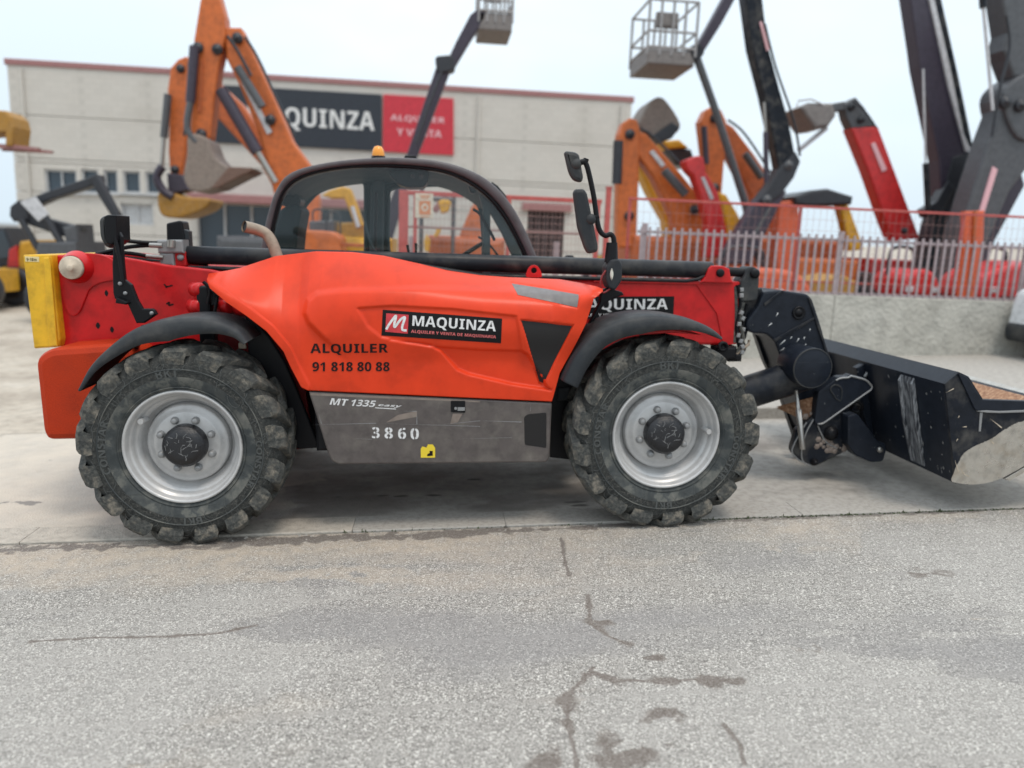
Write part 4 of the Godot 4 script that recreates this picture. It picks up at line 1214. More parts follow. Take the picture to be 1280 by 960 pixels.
	plate(t, "door_pillar", V([0.943, 1.555, 0.987, 2.277, 1.029, 2.329, 1.095, 2.33, 1.058, 1.555]), -2.32, -2.20, "interior_light", .012)
	plate(t, "door_pillar", V([0.989, 1.561, 1.023, 2.215, 1.043, 2.215, 1.015, 1.561]), -2.12, -2.05, "black", .008)
	plate(t, "front_pillar", V([1.893, 1.542, 1.896, 2.06, 1.86, 2.194, 1.947, 2.158, 2.124, 1.918, 2.266, 1.541, 2.201, 1.541, 2.047, 1.875, 1.953, 2.035, 1.95, 1.542]), -1.72, -1.62, "interior_light", .008)
	var ru := plate(t, "roof_unit", V([1.167, 2.323, 1.198, 2.349, 1.477, 2.349, 1.469, 2.266, 1.438, 2.224, 1.316, 2.22, 1.238, 2.246]), -1.85, -1.56, "black", .01, .02)
	st = mk(true)
	for c in [Vector3(1.351, 2.306, -1.56), Vector3(1.418, 2.301, -1.56)]:
		lathe(st, V([.020, 0, .018, .008, .012, .004, 0, .004]), 14, Transform3D(Basis.IDENTITY, c))
	obj("roof_speaker", st, M.grey_plastic, ru)
	plate(t, "roof_hook", V([1.778, 2.241, 1.809, 2.265, 1.834, 2.235, 1.827, 2.18, 1.796, 2.186]), -1.7, -1.60, "black", .008)
	pipe(t, "steering_column", [Vector3(1.618, 1.529, -1.95), Vector3(1.72, 1.681, -1.95)], .04, "black", 10)
	st = mk(true)
	var ring := []
	for k in 25:
		var a := TAU * k / 24
		ring.append(Vector3(1.8, 1.733, -1.95) + Basis(Vector3(0, 0, 1), .56) * Vector3(cos(a) * .16, 0, sin(a) * .16))
	tube(st, ring, .014, 8, false)
	obj("steering_wheel", st, M.black, t)
	pipe(t, "seat_belt", bend([Vector3(0.964, 1.981, -1.75), Vector3(1.002, 1.806, -1.75), Vector3(1.055, 1.712, -1.75), Vector3(1.091, 1.636, -1.75)], 5), .010, "interior_light", 6)
	pipe(t, "grab_rail", bend([Vector3(1.985, 1.825, -1.64), Vector3(1.944, 1.899, -1.6), Vector3(1.87, 2.022, -1.6), Vector3(1.822, 2.06, -1.64)], 5), .012, "black", 8)
	pipe(t, "wiper", bend([Vector3(2.114, 1.619, -2.25), Vector3(1.985, 1.785, -2.2), Vector3(1.887, 1.853, -2.18)], 4), .010, "black", 6)
	plate(t, "headrest", V([0.317, 2.122, 0.345, 2.178, 0.431, 2.184, 0.466, 2.135, 0.451, 2.086, 0.333, 2.079]), -2.05, -1.80, "black", .02, .03)
	plate(t, "console", V([1.261, 1.539, 1.283, 1.686, 1.521, 1.711, 1.615, 1.538]), -2.1, -1.75, "interior", .02, .02)
	for q in [[Vector3(1.307, 1.685, -1.8), Vector3(1.291, 1.787, -1.8)], [Vector3(1.359, 1.685, -1.8), Vector3(1.361, 1.8, -1.8)]]: pipe(t, "lever", q, [.008, .012], "black", 8)
	plate(t, "door_handle", V([0.957, 1.826, 1.005, 1.826, 1.004, 1.785, 0.956, 1.785]), -2.33, -2.26, "edge", .004)
	# things on the roof
	st = mk(true)
	lathe(st, V([.050, 0, .050, .02, .043, .055, .028, .078, .0, .086]), 20, Transform3D(Basis(Vector3.RIGHT, -PI / 2), Vector3(1.078, 2.475, -1.85)))
	obj("beacon_light", st, M.amber, t)
	st = mk(true)
	lathe(st, V([.056, -.01, .056, .008, .0, .008]), 20, Transform3D(Basis(Vector3.RIGHT, -PI / 2), Vector3(1.078, 2.472, -1.85)))
	obj("beacon_base", st, M.black, t)
	plate(t, "roof_box", V([1.261, 2.455, 1.282, 2.506, 1.372, 2.507, 1.391, 2.456]), -2.2, -2.0, "black", .01, .01)
	plate(t, "far_lamp", V([1.995, 2.29, 2.023, 2.331, 2.078, 2.291, 2.148, 2.21, 2.169, 2.129, 2.134, 2.156, 2.064, 2.25]), -2.5, -2.38, "black", .01, .01)
	plate(t, "far_mirror", V([2.63, 1.656, 2.65, 1.697, 2.706, 1.696, 2.721, 1.649]), -2.2, -2.1, "grey_plastic", .01, .01)

func boom_head(t: Node3D) -> void:
	# nose of the inner boom, its greasy hoses and chain
	plate(t, "inner_boom", V([3.723, 1.459, 3.959, 1.469, 3.983, 1.277, 3.88, 1.217, 3.856, 1.083, 3.743, 1.085]), -1.34, -1.04, "navy_plain", .01)
	plate(t, "rod_lug", rnd(V([3.762, 1.371, 3.76, 1.522, 3.788, 1.563, 3.803, 1.627, 3.851, 1.632, 3.895, 1.609, 3.904, 1.521, 3.897, 1.379]), .03), -1.14, -.97, "grey_plastic", .012)
	disc(t, "pin", Vector3(3.86, 1.58, -0.97), V([.035, 0, .035, .02, .024, .03, 0, .03]), "black", 16)
	var k := 0
	for h in [[Vector3(3.745, 1.497, -0.99), Vector3(3.777, 1.355, -0.99), Vector3(3.756, 1.175, -0.99), Vector3(3.79, 1.017, -0.99)], [Vector3(3.791, 1.367, -0.98), Vector3(3.774, 1.224, -0.98), Vector3(3.807, 1.085, -0.98), Vector3(3.762, 0.995, -0.98)], [Vector3(3.831, 1.353, -1), Vector3(3.813, 1.234, -1), Vector3(3.801, 1.113, -1), Vector3(3.831, 1.016, -1), Vector3(3.779, 0.955, -1)], [Vector3(3.731, 1.485, -1), Vector3(3.748, 1.282, -1), Vector3(3.748, 1.065, -1)]]:
		pipe(t, "hose", bend(h, 6), [.018, .013, .011, .016][k], ["black", "tread", "black", "tread"][k], 8)
		k += 1
	var st := mk()
	var r := RandomNumberGenerator.new()
	r.seed = 21
	for i in 12:
		var c: Vector3 = Vector3(3.745, 1.462, -0.985).lerp(Vector3(3.795, 0.994, -0.985), i / 11.0)
		box(st, c + Vector3(r.randf_range(-.02, .03), 0, r.randf_range(-.02, .02)), Vector3(.03, .032, .035), .006, Basis(Vector3(0, 0, 1), r.randf_range(-.5, .5)))
	obj("chain_link", st, M.edge, t)
	st = mk()
	box(st, Vector3(3.672, 0.99, -1.02), Vector3(.16, .10, .16), .02)
	box(st, Vector3(3.749, 0.953, -1.02), Vector3(.10, .06, .12), .015)
	obj("end_bracket", st, M.black, t)
	disc(t, "pin", Vector3(3.633, 1.045, -0.94), V([.040, 0, .040, .02, .022, .026, .022, .012, 0, .012]), "black", 16)
	pipe(t, "stay_rod", [Vector3(3.709, 0.935, -0.98), Vector3(3.781, 0.995, -0.98), Vector3(3.852, 1.054, -0.98), Vector3(3.851, 1.085, -0.98)], .012, "exhaust", 8)
	# gooseneck head
	var head := rnd(V([3.824, 1.224, 3.904, 1.331, 3.947, 1.446, 4.076, 1.457, 4.287, 1.426, 4.33, 1.387, 4.415, 1.181, 4.496, 0.954, 4.556, 0.61, 4.403, 0.328, 4.326, 0.488, 4.176, 0.804, 4.058, 1.07, 3.985, 1.129, 3.879, 1.133, 3.827, 1.164]), .03)
	var hd := plate(t, "boom_head", head, -1.36, -.98, "navy", .016)
	st = mk()
	ext(st, V([4.039, 1.09, 4.348, 1.256, 4.355, 1.238, 4.054, 1.065]), -.982, -.968, .005)
	ext(st, V([3.948, 1.361, 4.078, 1.455, 4.103, 1.452, 3.955, 1.337]), -.982, -.968, .005)
	ext(st, V([4.287, 1.4, 4.306, 1.4, 4.515, 0.893, 4.496, 0.888]), -.982, -.966, .004)
	obj("weld_rib", st, M.navy_plain, hd)
	st = mk(true)
	lathe(st, V([.050, -.002, .050, .014, .042, .018, .034, .010, .030, .010, .028, .016, .0, .016]), 28, Transform3D(Basis.IDENTITY, Vector3(4.225, 1.286, -0.98)))
	obj("pivot_pin", st, M.black, hd)
	st = mk()
	for s in [V([4.05, 1.258, 4.066, 1.288]), V([3.992, 1.186, 4.021, 1.21]), V([4.089, 1.04, 4.136, 1.082]), V([4.098, 0.997, 4.134, 1.021]), V([4.279, 1.019, 4.302, 1.049]), V([4.226, 1.063, 4.242, 1.093]), V([4.281, 1.08, 4.286, 1.104]), V([4.206, 0.977, 4.231, 0.989]), V([4.12, 0.948, 4.131, 0.966]), V([4.321, 1.147, 4.326, 1.165]), V([4.174, 1.088, 4.185, 1.106])]:
		var n: Vector2 = (s[1] - s[0]).normalized().orthogonal() * .005
		tri(st, Vector3(s[0].x, s[0].y, -.9785), Vector3(s[1].x + n.x, s[1].y + n.y, -.9785), Vector3(s[1].x - n.x, s[1].y - n.y, -.9785))
	obj("scratch", st, M.white, hd)
	# open link on the far cheek, with its slot
	st = mk()
	ext(st, holed(V([4.035, 1.087, 4.127, 1.099, 4.224, 1.033, 4.318, 0.825, 4.466, 0.244, 4.427, 0.225, 4.296, 0.549, 4.12, 0.88]), [rnd(V([4.125, 1.022, 4.186, 0.995, 4.264, 0.826, 4.166, 0.788]), .03)]), -1.36, -1.30, 0)
	obj("link_plate", st, M.navy_plain, t)
	# tilt ram: fat barrel running back behind the wheel, capped by a drum
	pipe(t, "tilt_ram", [Vector3(3.542, 0.578, -1.02), Vector3(3.876, 0.682, -1), Vector3(4.303, 0.837, -0.92)], [.124, .127, .127], "navy_plain", 24)
	st = mk(true)
	lathe(st, V([.145, -.28, .148, -.27, .148, -.012, .143, -.002, .139, .0, .0, .0]), 48, Transform3D(Basis.IDENTITY, Vector3(4.226, 0.908, -0.7)))
	obj("ram_drum", st, M.navy, t)
	st = mk(true)
	lathe(st, V([.140, .0005, .140, .003, .146, .001, .148, -.006]), 48, Transform3D(Basis.IDENTITY, Vector3(4.226, 0.908, -0.7)))
	obj("weld_rib", st, M.grey_plastic, t)
	# quick coupler
	st = mk()
	ext(st, rnd(V([4.217, 0.421, 4.331, 0.506, 4.478, 0.564, 4.647, 0.511, 4.677, 0.31, 4.656, 0.254, 4.508, 0.182, 4.385, 0.122, 4.346, 0.126, 4.281, 0.15, 4.179, 0.247]), .03), -.92, -.85, .012)
	obj("coupler_plate", st, M.navy_plain, t)
	st = mk()
	ext(st, rnd(V([4.317, 0.37, 4.435, 0.457, 4.587, 0.518, 4.763, 0.463, 4.794, 0.254, 4.772, 0.196, 4.619, 0.121, 4.491, 0.059, 4.451, 0.064, 4.355, 0.102, 4.276, 0.203]), .03), -1.12, -1.05, .012)
	obj("coupler_plate", st, M.navy_plain, t)
	st = mk()
	ext(st, rnd(V([4.516, 0.267, 4.642, 0.361, 4.806, 0.426, 4.994, 0.367, 5.027, 0.143, 5.004, 0.081, 4.839, 0.001, 4.702, -0.066, 4.659, -0.061, 4.557, -0.019, 4.472, 0.088]), .03), -1.52, -1.45, .012)
	obj("coupler_plate", st, M.navy_plain, t)
	st = mk(true)
	for c in [[Vector3(4.48, 0.381, -0.85), .055], [Vector3(4.363, 0.16, -0.85), .026]]:
		lathe(st, V([c[1], 0, c[1], .02, c[1] * .72, .026, c[1] * .70, .040, c[1] * .3, .046, 0, .046]), 24, Transform3D(Basis.IDENTITY, c[0]))
	obj("pin", st, M.black, t)
	pipe(t, "coupler_ram", [Vector3(4.164, 0.726, -0.81), Vector3(4.193, 0.579, -0.81), Vector3(4.194, 0.578, -0.81), Vector3(4.249, 0.275, -0.81)], [.014, .014, .022, .022], "steel", 12)
	var tri_ := V([4.495, 0.821, 4.567, 0.823, 4.584, 0.837, 4.719, 0.802, 4.775, 0.743, 4.765, 0.712, 4.395, 0.452, 4.345, 0.453, 4.333, 0.482, 4.344, 0.708])
	var br := plate(t, "side_bracket", rnd(tri_, .02), -.90, -.82, "navy", .008)
	var bi := rnd(inset(tri_, .016), .02)
	var bo := rnd(inset(tri_, .004), .02)
	st = mk(true)
	var loop: Array = []
	for e in rnd(inset(tri_, .010), .03): loop.append(Vector3(e.x, e.y, -.818))
	loop.append(loop[0])
	tube(st, loop.slice(0, 30), .0075, 6)
	obj("worn_edge", st, M.edge, br)
	st = mk(true)
	loop = []
	for e in crv(V([4.47, 0.761, 4.523, 0.73, 4.524, 0.644, 4.492, 0.651, 4.457, 0.694, 4.435, 0.731]), 5): loop.append(Vector3(e.x, e.y, -.818))
	loop.append(loop[0])
	tube(st, loop, .006, 6)
	obj("weld_mark", st, M.grey_plastic, br)
	st = mk()
	var q := [Vector3(4.182, 0.538, -0.86), Vector3(4.356, 0.663, -0.86), Vector3(4.352, 0.459, -0.86)]
	tri(st, q[0] + Vector3(-.02, 0, -.25), q[1] + Vector3(0, 0, -.02), q[2])
	tri(st, q[0] + Vector3(-.02, -.012, -.25), q[1] + Vector3(0, -.012, -.02), q[2] + Vector3(0, -.012, 0))
	obj("rusty_gusset", st, M.rust, t)
	var soil := RandomNumberGenerator.new()
	soil.seed = 44
	st = mk(true)
	for lump in 60:
		var c := Vector3(4.563, 0.288, -0.848) + Vector3(soil.randf_range(-.20, .10), soil.randf_range(-.05, .05) , 0)
		if lump > 35: c = Vector3(4.316, 0.501, -0.87) + Vector3(soil.randf_range(-.06, .08), soil.randf_range(-.01, .03), -soil.randf() * .2)
		lathe(st, V([soil.randf_range(.008, .028), 0, .008, .006, 0, .009]), 6, Transform3D(Basis.IDENTITY, c))
	tag(obj("caked_soil", st, M.bucket_grey, t), "", "", "", "stuff")
	st = mk(true)
	for e in [[Vector3(4.336, 0.494, -0.845), Vector3(4.286, 0.396, -0.845), Vector3(4.258, 0.259, -0.845), Vector3(4.277, 0.164, -0.845), Vector3(4.344, 0.131, -0.845)], [Vector3(4.281, 0.471, -0.845), Vector3(4.225, 0.366, -0.845), Vector3(4.182, 0.255, -0.845), Vector3(4.225, 0.191, -0.845), Vector3(4.272, 0.158, -0.845)], [Vector3(4.371, 0.444, -0.845), Vector3(4.444, 0.317, -0.845), Vector3(4.537, 0.264, -0.845)]]:
		tube(st, bend(e, 4), .006, 6)
	tag(obj("worn_edges", st, M.edge, t), "", "", "", "stuff")
	# hydraulic loop
	pipe(t, "hose", bend([Vector3(4.692, 0.531, -0.98), Vector3(4.721, 0.6, -0.95), Vector3(4.764, 0.572, -0.93), Vector3(4.748, 0.511, -0.95), Vector3(4.706, 0.518, -0.98)], 5), .014, "black", 8)

func bucket(t: Node3D) -> void:
	var b := Node3D.new()
	b.name = "bucket"
	t.add_child(b, true)
	var z0 := -2.42
	var z1 := -.05
	var side := V([4.796, 0.903, 4.887, 0.98, 4.956, 0.95, 5.075, 0.796, 5.737, 0.762, 5.925, 0.665, 5.294, 0.252, 4.949, 0.224])
	# back, spill plate and floor: one folded sheet
	var st := mk()
	var fold := V([4.887, 0.98, 4.796, 0.903, 4.949, 0.224, 5.294, 0.252, 6.012, 0.663])
	var inner := inset(PackedVector2Array([fold[0], fold[1], fold[2], fold[3], fold[4], (fold[4] + fold[0]) / 2.0]), .022)
	var sheet_ := PackedVector2Array()
	for e in fold: sheet_.append(e)
	for i in [4, 3, 2, 1, 0]: sheet_.append(inner[i])
	ext(st, sheet_, z0, z1 - .022, .002)
	obj("bucket_shell", st, M.navy, b)
	st = mk()
	for e in [[z1 - .025, z1], [z0 - .003, z0 + .022]]:
		st = mk()
		ext(st, side, e[0], e[1], .003)
		obj("side_plate", st, M.navy_plain, b)
	# rusty inside lining
	st = mk()
	var lining := PackedVector2Array()
	for i in [1, 2, 3, 4]: lining.append(inner[i])
	var l2 := inset(PackedVector2Array([inner[1], inner[2], inner[3], inner[4], (inner[4] + inner[0]) / 2.0]), .003)
	for i in [3, 2, 1, 0]: lining.append(l2[i])
	ext(st, lining, z0 + .026, z1 - .028, 0)
	ext(st, inset(side, .02), z0 + .024, z0 + .028, 0)
	obj("rusty_lining", st, M.rust, b)
	# folded upper edge flange, weld line and bare metal rubbed along the bottom of the near cheek
	st = mk()
	ext(st, V([4.873, 0.973, 4.936, 0.951, 5.06, 0.796, 5.72, 0.761, 5.732, 0.679, 5.053, 0.715, 5.017, 0.732]), z1 - .001, z1 + .012, .004)
	obj("stiffener", st, M.navy, b)
	st = mk()
	ext(st, V([5.024, 0.721, 5.091, 0.725, 5.187, 0.718, 5.384, 0.722, 5.728, 0.701, 5.732, 0.679, 5.386, 0.706, 5.189, 0.704, 5.098, 0.709]), z1 + .010, z1 + .018, .003)
	ext(st, V([5.059, 0.71, 5.079, 0.71, 5.08, 0.58, 5.066, 0.58]), z1 - .001, z1 + .006, .002)
	obj("weld_bead", st, M.edge, b)
	st = mk()
	var bare := crv(V([4.944, 0.23, 5.286, 0.258, 5.898, 0.665, 5.714, 0.661, 5.486, 0.655, 5.346, 0.636, 5.245, 0.584, 5.162, 0.527, 5.065, 0.485, 4.986, 0.438, 4.953, 0.379, 4.927, 0.308]), 6)
	var jag := RandomNumberGenerator.new()
	jag.seed = 31
	var rough := PackedVector2Array()
	for i in bare.size():
		for j in 4:
			rough.append(bare[i].lerp(bare[(i + 1) % bare.size()], j / 4.0) + Vector2(jag.randf_range(-1, 1), jag.randf_range(-1, 1)) * (.003 if i > 26 and i < 62 else .0))
	ext(st, rough, z1 - .001, z1 + .0018, 0)
	obj("worn_patch", st, M.bare_steel, b)
	st = mk()
	for s in [V([5.133, 0.668, 5.226, 0.601]), V([4.95, 0.351, 4.997, 0.289]), V([4.918, 0.391, 4.955, 0.307]), V([4.961, 0.307, 5.033, 0.272]), V([4.943, 0.613, 4.977, 0.615]), V([4.806, 0.846, 4.858, 0.872]), V([4.908, 0.673, 4.918, 0.689]), V([5.15, 0.527, 5.183, 0.493]), V([4.915, 0.516, 4.924, 0.533])]:
		var n: Vector2 = (s[1] - s[0]).normalized().orthogonal() * .004
		tri(st, Vector3(s[0].x, s[0].y, z1 + .0045), Vector3(s[1].x + n.x, s[1].y + n.y, z1 + .0045), Vector3(s[1].x - n.x, s[1].y - n.y, z1 + .0045))
	obj("scratch", st, M.cream, b)
	# cutting edge
	st = mk()
	ext(st, V([5.295, 0.247, 6.013, 0.657, 6.068, 0.678, 6.061, 0.651, 5.332, 0.229]), z0, z1, .003)
	obj("cutting_edge", st, M.bare_steel, b)
	# wear strips, gussets and brackets on the back
	var back := fold[2] - fold[1]
	var up := back.normalized()
	var out := Vector2(-absf(up.y), up.x * signf(up.y) * -1.0).normalized()
	if out.x > 0: out = -out
	for s in [[-.46, .085, .012, "worn_strip"], [-.39, .012, .03, "worn_strip"], [-.53, .014, .03, "worn_strip"], [-1.05, .035, .07, "gusset"], [-1.62, .035, .07, "gusset"], [-2.1, .02, .04, "gusset"]]:
		st = mk()
		var p := PackedVector2Array([fold[1] + back * .03, fold[1] + back * .10 + out * s[2], fold[1] + back * .55 + out * s[2] * 1.2, fold[1] + back * .97 + out * s[2] * .2, fold[1] + back * .97 - out * .005, fold[1] + back * .03 - out * .005])
		ext(st, p, s[0] - s[1], s[0] + s[1], .008)
		obj(s[3], st, M.scuffed if s[3] == "worn_strip" else M.navy, b)
	st = mk()
	ext(st, rnd(V([4.552, 0.536, 4.626, 0.552, 4.809, 0.333, 4.874, 0.312, 4.88, 0.256, 4.862, 0.175, 4.773, 0.171, 4.641, 0.225, 4.571, 0.314]), .02), -.86, -.75, .01)
	obj("mounting_ear", st, M.navy, b)
	st = mk(true)
	lathe(st, V([.022, 0, .022, .014, .012, .02, 0, .02]), 14, Transform3D(Basis.IDENTITY, Vector3(4.824, 0.27, -0.75)))
	obj("bolt", st, M.steel, b)
	pipe(b, "lashing_rod", [Vector3(4.805, 0.784, -1), Vector3(4.85, 0.865, -1)], .012, "edge", 8)
	st = mk()
	ext(st, V([4.748, 0.339, 4.766, 0.352, 4.81, 0.3, 4.791, 0.287]), -.92, -.89, .003)
	obj("bracket", st, M.edge, b)
	# flecks of worn paint
	st = mk()
	var r := RandomNumberGenerator.new()
	r.seed = 14
	for k in 30:
		var f := r.randf_range(.08, .95)
		var zz := -.10 - 1.0 * pow(r.randf(), 1.6)
		var c := fold[1] + back * f + out * .0025
		var a := up * r.randf_range(.003, .014) * (1.0 if r.randf() < .8 else 1.8)
		var dz := r.randf_range(.003, .010)
		var p := [Vector3(c.x - a.x, c.y - a.y, zz), Vector3(c.x, c.y, zz + dz), Vector3(c.x + a.x, c.y + a.y, zz + dz * .3), Vector3(c.x, c.y, zz - dz)]
		quad(st, p[0], p[1], p[2], p[3])
	tag(obj("paint_chips", st, M.edge, b), "", "", "", "stuff")

# ---------------------------------------------------------------- the yard behind (level world)
func foot(x: float, z: float) -> Vector3: return Vector3(x, x * tan(SLOPE), z)

func stand(called: String, label: String, category: String, x: float, z: float, group := "") -> Node3D:
	return thing(called, label, category, group, Transform3D(Basis.IDENTITY, foot(x, z)))

func slab_(t: Node3D, called: String, p: PackedVector2Array, z: float, depth: float, m: String, bev := .03, corner := 0.0) -> MeshInstance3D:
	var o := plate(t, called, p, z - depth, z, m, bev, corner)
	o.position -= t.position
	return o

func bar(t: Node3D, called: String, path: Array, r, m: String, sides := 10) -> MeshInstance3D:
	var o := pipe(t, called, path, r, m, sides)
	o.position -= t.position
	return o

func block(t: Node3D, called: String, c: Vector3, s: Vector3, m: String, bev := .04) -> MeshInstance3D:   # about the thing's own base
	var st := mk()
	box(st, c, s, bev)
	return obj(called, st, M[m], t)

func tracks(t: Node3D, w: float, m: String) -> void:
	for z in [0.0, -1.9]:
		var st := mk()
		ext(st, rnd(V([-w / 2, .35, -w / 2 + .3, 0, w / 2 - .3, 0, w / 2, .35, w / 2 - .25, .75, -w / 2 + .25, .75]), .15), z - .5, z, .03)
		obj("track", st, M.lift_black, t)
	block(t, "undercarriage", Vector3(0, .55, -1.0), Vector3(w * .5, .5, 1.4), "lift_black")
	block(t, "house", Vector3(-.1, 1.35, -1.0), Vector3(w * .86, 1.1, 2.2), m, .12)

func wheels(t: Node3D, xs: Array, r: float, m: String) -> void:
	for x in xs:
		for z in [0.0, -1.7]:
			var st := mk(true)
			lathe(st, V([.0, .02, r * .5, .0, r * .55, .03, r * .9, .04, r, -.05, r, -.3, r * .9, -.36, 0, -.36]), 24, Transform3D(Basis.IDENTITY, Vector3(x, r, z)))
			obj("wheel", st, M.lift_black, t)
	block(t, "chassis", Vector3((xs[0] + xs[-1]) / 2, r * 1.4, -1.0), Vector3(absf(xs[-1] - xs[0]) + r, r * 1.1, 1.3), m, .08)

func building() -> void:
	var z := -27.0
	var t := thing("warehouse", "pale blockwork warehouse with red roof trim behind the machines", "building", "", Transform3D(Basis.IDENTITY, Vector3(-14.4, -.6, z)))
	var c := V([-14.369, 7.792, 9.104, 7.637])
	var x0: float = c[0].x
	var x1: float = c[1].x
	var top: float = (c[0].y + c[1].y) / 2
	var o := -t.position
	# the front in precast bands, with openings left for windows and the glazed entrance
	var wins := [V([-13.311, 3.979, -12.156, 3.121]), V([-11.988, 4.044, -11.37, 3.157]), V([-11.178, 4.054, -10.669, 3.19]), V([-10.481, 4.058, -9.846, 3.227]), V([-9.663, 4.069, -9.139, 3.23])]
	var low := V([-10.627, 2.848, -9.424, 2.042])
	var ent := V([-7.783, 2.961, -0.664, 0.9])
	var door := V([5.118, 3.287, 6.633, 1.173])
	var holes := []
	for w in wins + [low, ent, door]:
		holes.append(V([w[0].x, w[1].y, w[1].x, w[1].y, w[1].x, w[0].y, w[0].x, w[0].y]))
	var joints := [-1.2, low[1].y - .4, wins[4][1].y - .1, wins[0][0].y + .22, 4.35, 5.9, top]
	for k in joints.size() - 1:
		var st := mk()
		var lo: float = joints[k] + .012
		var hi: float = joints[k + 1] - .012
		# cut the band at the openings it meets
		var cuts := []
		for h in holes:
			if h[0].y < hi and h[2].y > lo: cuts.append(h)
		cuts.sort_custom(func(a, b): return a[0].x < b[0].x)
		var x := x0
		for h in cuts:
			wall_piece(st, x, h[0].x, lo, hi)
			if h[0].y > lo + .02: wall_piece(st, h[0].x, h[1].x, lo, minf(h[0].y, hi))
			if h[2].y < hi - .02: wall_piece(st, h[0].x, h[1].x, maxf(h[2].y, lo), hi)
			x = h[1].x
		wall_piece(st, x, x1, lo, hi)
		obj("wall_panel", st, M.blockwork, t, Transform3D(Basis.IDENTITY, o))
	var st := mk()
	box(st, Vector3(x0 + .15, (top - 1.2) / 2, z - 8), Vector3(.3, top + 1.2, 15.4), .01)
	obj("wall", st, M.blockwork, t, Transform3D(Basis.IDENTITY, o))
	st = mk()
	box(st, Vector3(x1 - .15, (top - 1.2) / 2, z - 8), Vector3(.3, top + 1.2, 15.4), .01)
	obj("wall", st, M.blockwork, t, Transform3D(Basis.IDENTITY, o))
	st = mk()
	box(st, Vector3((x0 + x1) / 2, (top - 1.2) / 2, z - 15.9), Vector3(x1 - x0, top + 1.2, .3), .01)
	obj("wall", st, M.blockwork, t, Transform3D(Basis.IDENTITY, o))
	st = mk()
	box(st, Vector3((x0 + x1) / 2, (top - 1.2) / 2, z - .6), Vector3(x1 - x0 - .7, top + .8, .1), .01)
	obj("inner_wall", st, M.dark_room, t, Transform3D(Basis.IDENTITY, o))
	st = mk()
	box(st, Vector3((x0 + x1) / 2, top - .25, z - 8), Vector3(x1 - x0 - .5, .2, 15.2), .01)
	obj("roof", st, M.blockwork, t, Transform3D(Basis.IDENTITY, o))
	st = mk()
	box(st, Vector3((x0 + x1) / 2, top + .03, z - 8), Vector3(x1 - x0 + .16, .22, 16.1), .03)
	obj("roof_trim", st, M.trim_red, t, Transform3D(Basis.IDENTITY, o))
	for w in wins + [low]:
		var cx: float = (w[0].x + w[1].x) / 2
		var cy: float = (w[0].y + w[1].y) / 2
		var ww: float = w[1].x - w[0].x
		var hh: float = absf(w[0].y - w[1].y)
		st = mk()
		for s in [-1, 1]:
			box(st, Vector3(cx + s * (ww / 2 - .035), cy, z - .12), Vector3(.07, hh, .1), .006)
			box(st, Vector3(cx, cy + s * (hh / 2 - .035), z - .13), Vector3(ww - .14, .07, .09), .006)
		if w == low or ww > 1.0:
			box(st, Vector3(cx, cy, z - .14), Vector3(.06, hh - .14, .07), .006)
		var f := obj("window", st, M.frame_white, t, Transform3D(Basis.IDENTITY, o))
		st = mk()
		box(st, Vector3(cx, cy, z - .2), Vector3(ww - .06, hh - .06, .02), 0)
		obj("pane", st, M.frame_white if w == low else M.dark_glass, f)
	# rain pipes and a gutter line on the front
	for gx in [x0 + .5, lerpf(x0, x1, .74), x1 - .4]:
		st = mk(true)
		tube(st, [Vector3(gx, top - .2, z + .07), Vector3(gx, -1.0, z + .07)], .06, 10)
		obj("rain_pipe", st, M.blockwork, t, Transform3D(Basis.IDENTITY, o))
	for w in wins:
		st = mk()
		box(st, Vector3((w[0].x + w[1].x) / 2, minf(w[0].y, w[1].y) - .04, z + .05), Vector3(w[1].x - w[0].x + .16, .08, .14), .01)
		obj("sill", st, M.frame_white, t, Transform3D(Basis.IDENTITY, o))
	# entrance under its canopy, and the shuttered door at the right
	st = mk()
	var cn := V([-7.861, 3.154, -0.572, 3.216])
	box(st, Vector3((cn[0].x + cn[1].x) / 2, cn[0].y, z + .55), Vector3(cn[1].x - cn[0].x, .32, 1.1), .04)
	obj("canopy", st, M.trim_red, t, Transform3D(Basis.IDENTITY, o))
	var k := 0
	while k < 7:
		var xx := lerpf(ent[0].x, ent[1].x, (k + .5) / 7.0)
		st = mk()
		box(st, Vector3(xx, (ent[0].y + ent[1].y) / 2, z - .2), Vector3((ent[1].x - ent[0].x) / 7.0 - .1, absf(ent[0].y - ent[1].y), .04), .005)
		obj("pane", st, M.dark_glass, t, Transform3D(Basis.IDENTITY, o))
		k += 1
	st = mk()
	for i in 8:
		st = mk()
		box(st, Vector3(lerpf(ent[0].x, ent[1].x, i / 7.0), (ent[0].y + ent[1].y) / 2, z - .14), Vector3(.08, absf(ent[0].y - ent[1].y), .12), .006)
		obj("door_post", st, M.frame_white, t, Transform3D(Basis.IDENTITY, o))
	st = mk()
	box(st, Vector3((door[0].x + door[1].x) / 2, door[0].y + .12, z + .06), Vector3(door[1].x - door[0].x + .5, .3, .2), .03)
	obj("door_lintel", st, M.trim_red, t, Transform3D(Basis.IDENTITY, o))
	st = mk()
	for i in 5:
		st = mk()
		box(st, Vector3(lerpf(door[0].x, door[1].x, (i + .5) / 5.0), (door[0].y + door[1].y) / 2, z - .15), Vector3((door[1].x - door[0].x) / 5 - .06, absf(door[0].y - door[1].y), .05), .01)
		obj("shutter_panel", st, M.dark_room, t, Transform3D(Basis.IDENTITY, o))
	# the two boards across the front
	var b := V([-7.147, 7.389, -0.751, 7.356, -0.731, 5.249, -7.211, 5.184])
	var sg := thing("sign", "dark company sign board with white name high on the warehouse", "sign", "", Transform3D(Basis.IDENTITY, Vector3(b[3].x, b[3].y, -26.9)))
	st = mk()
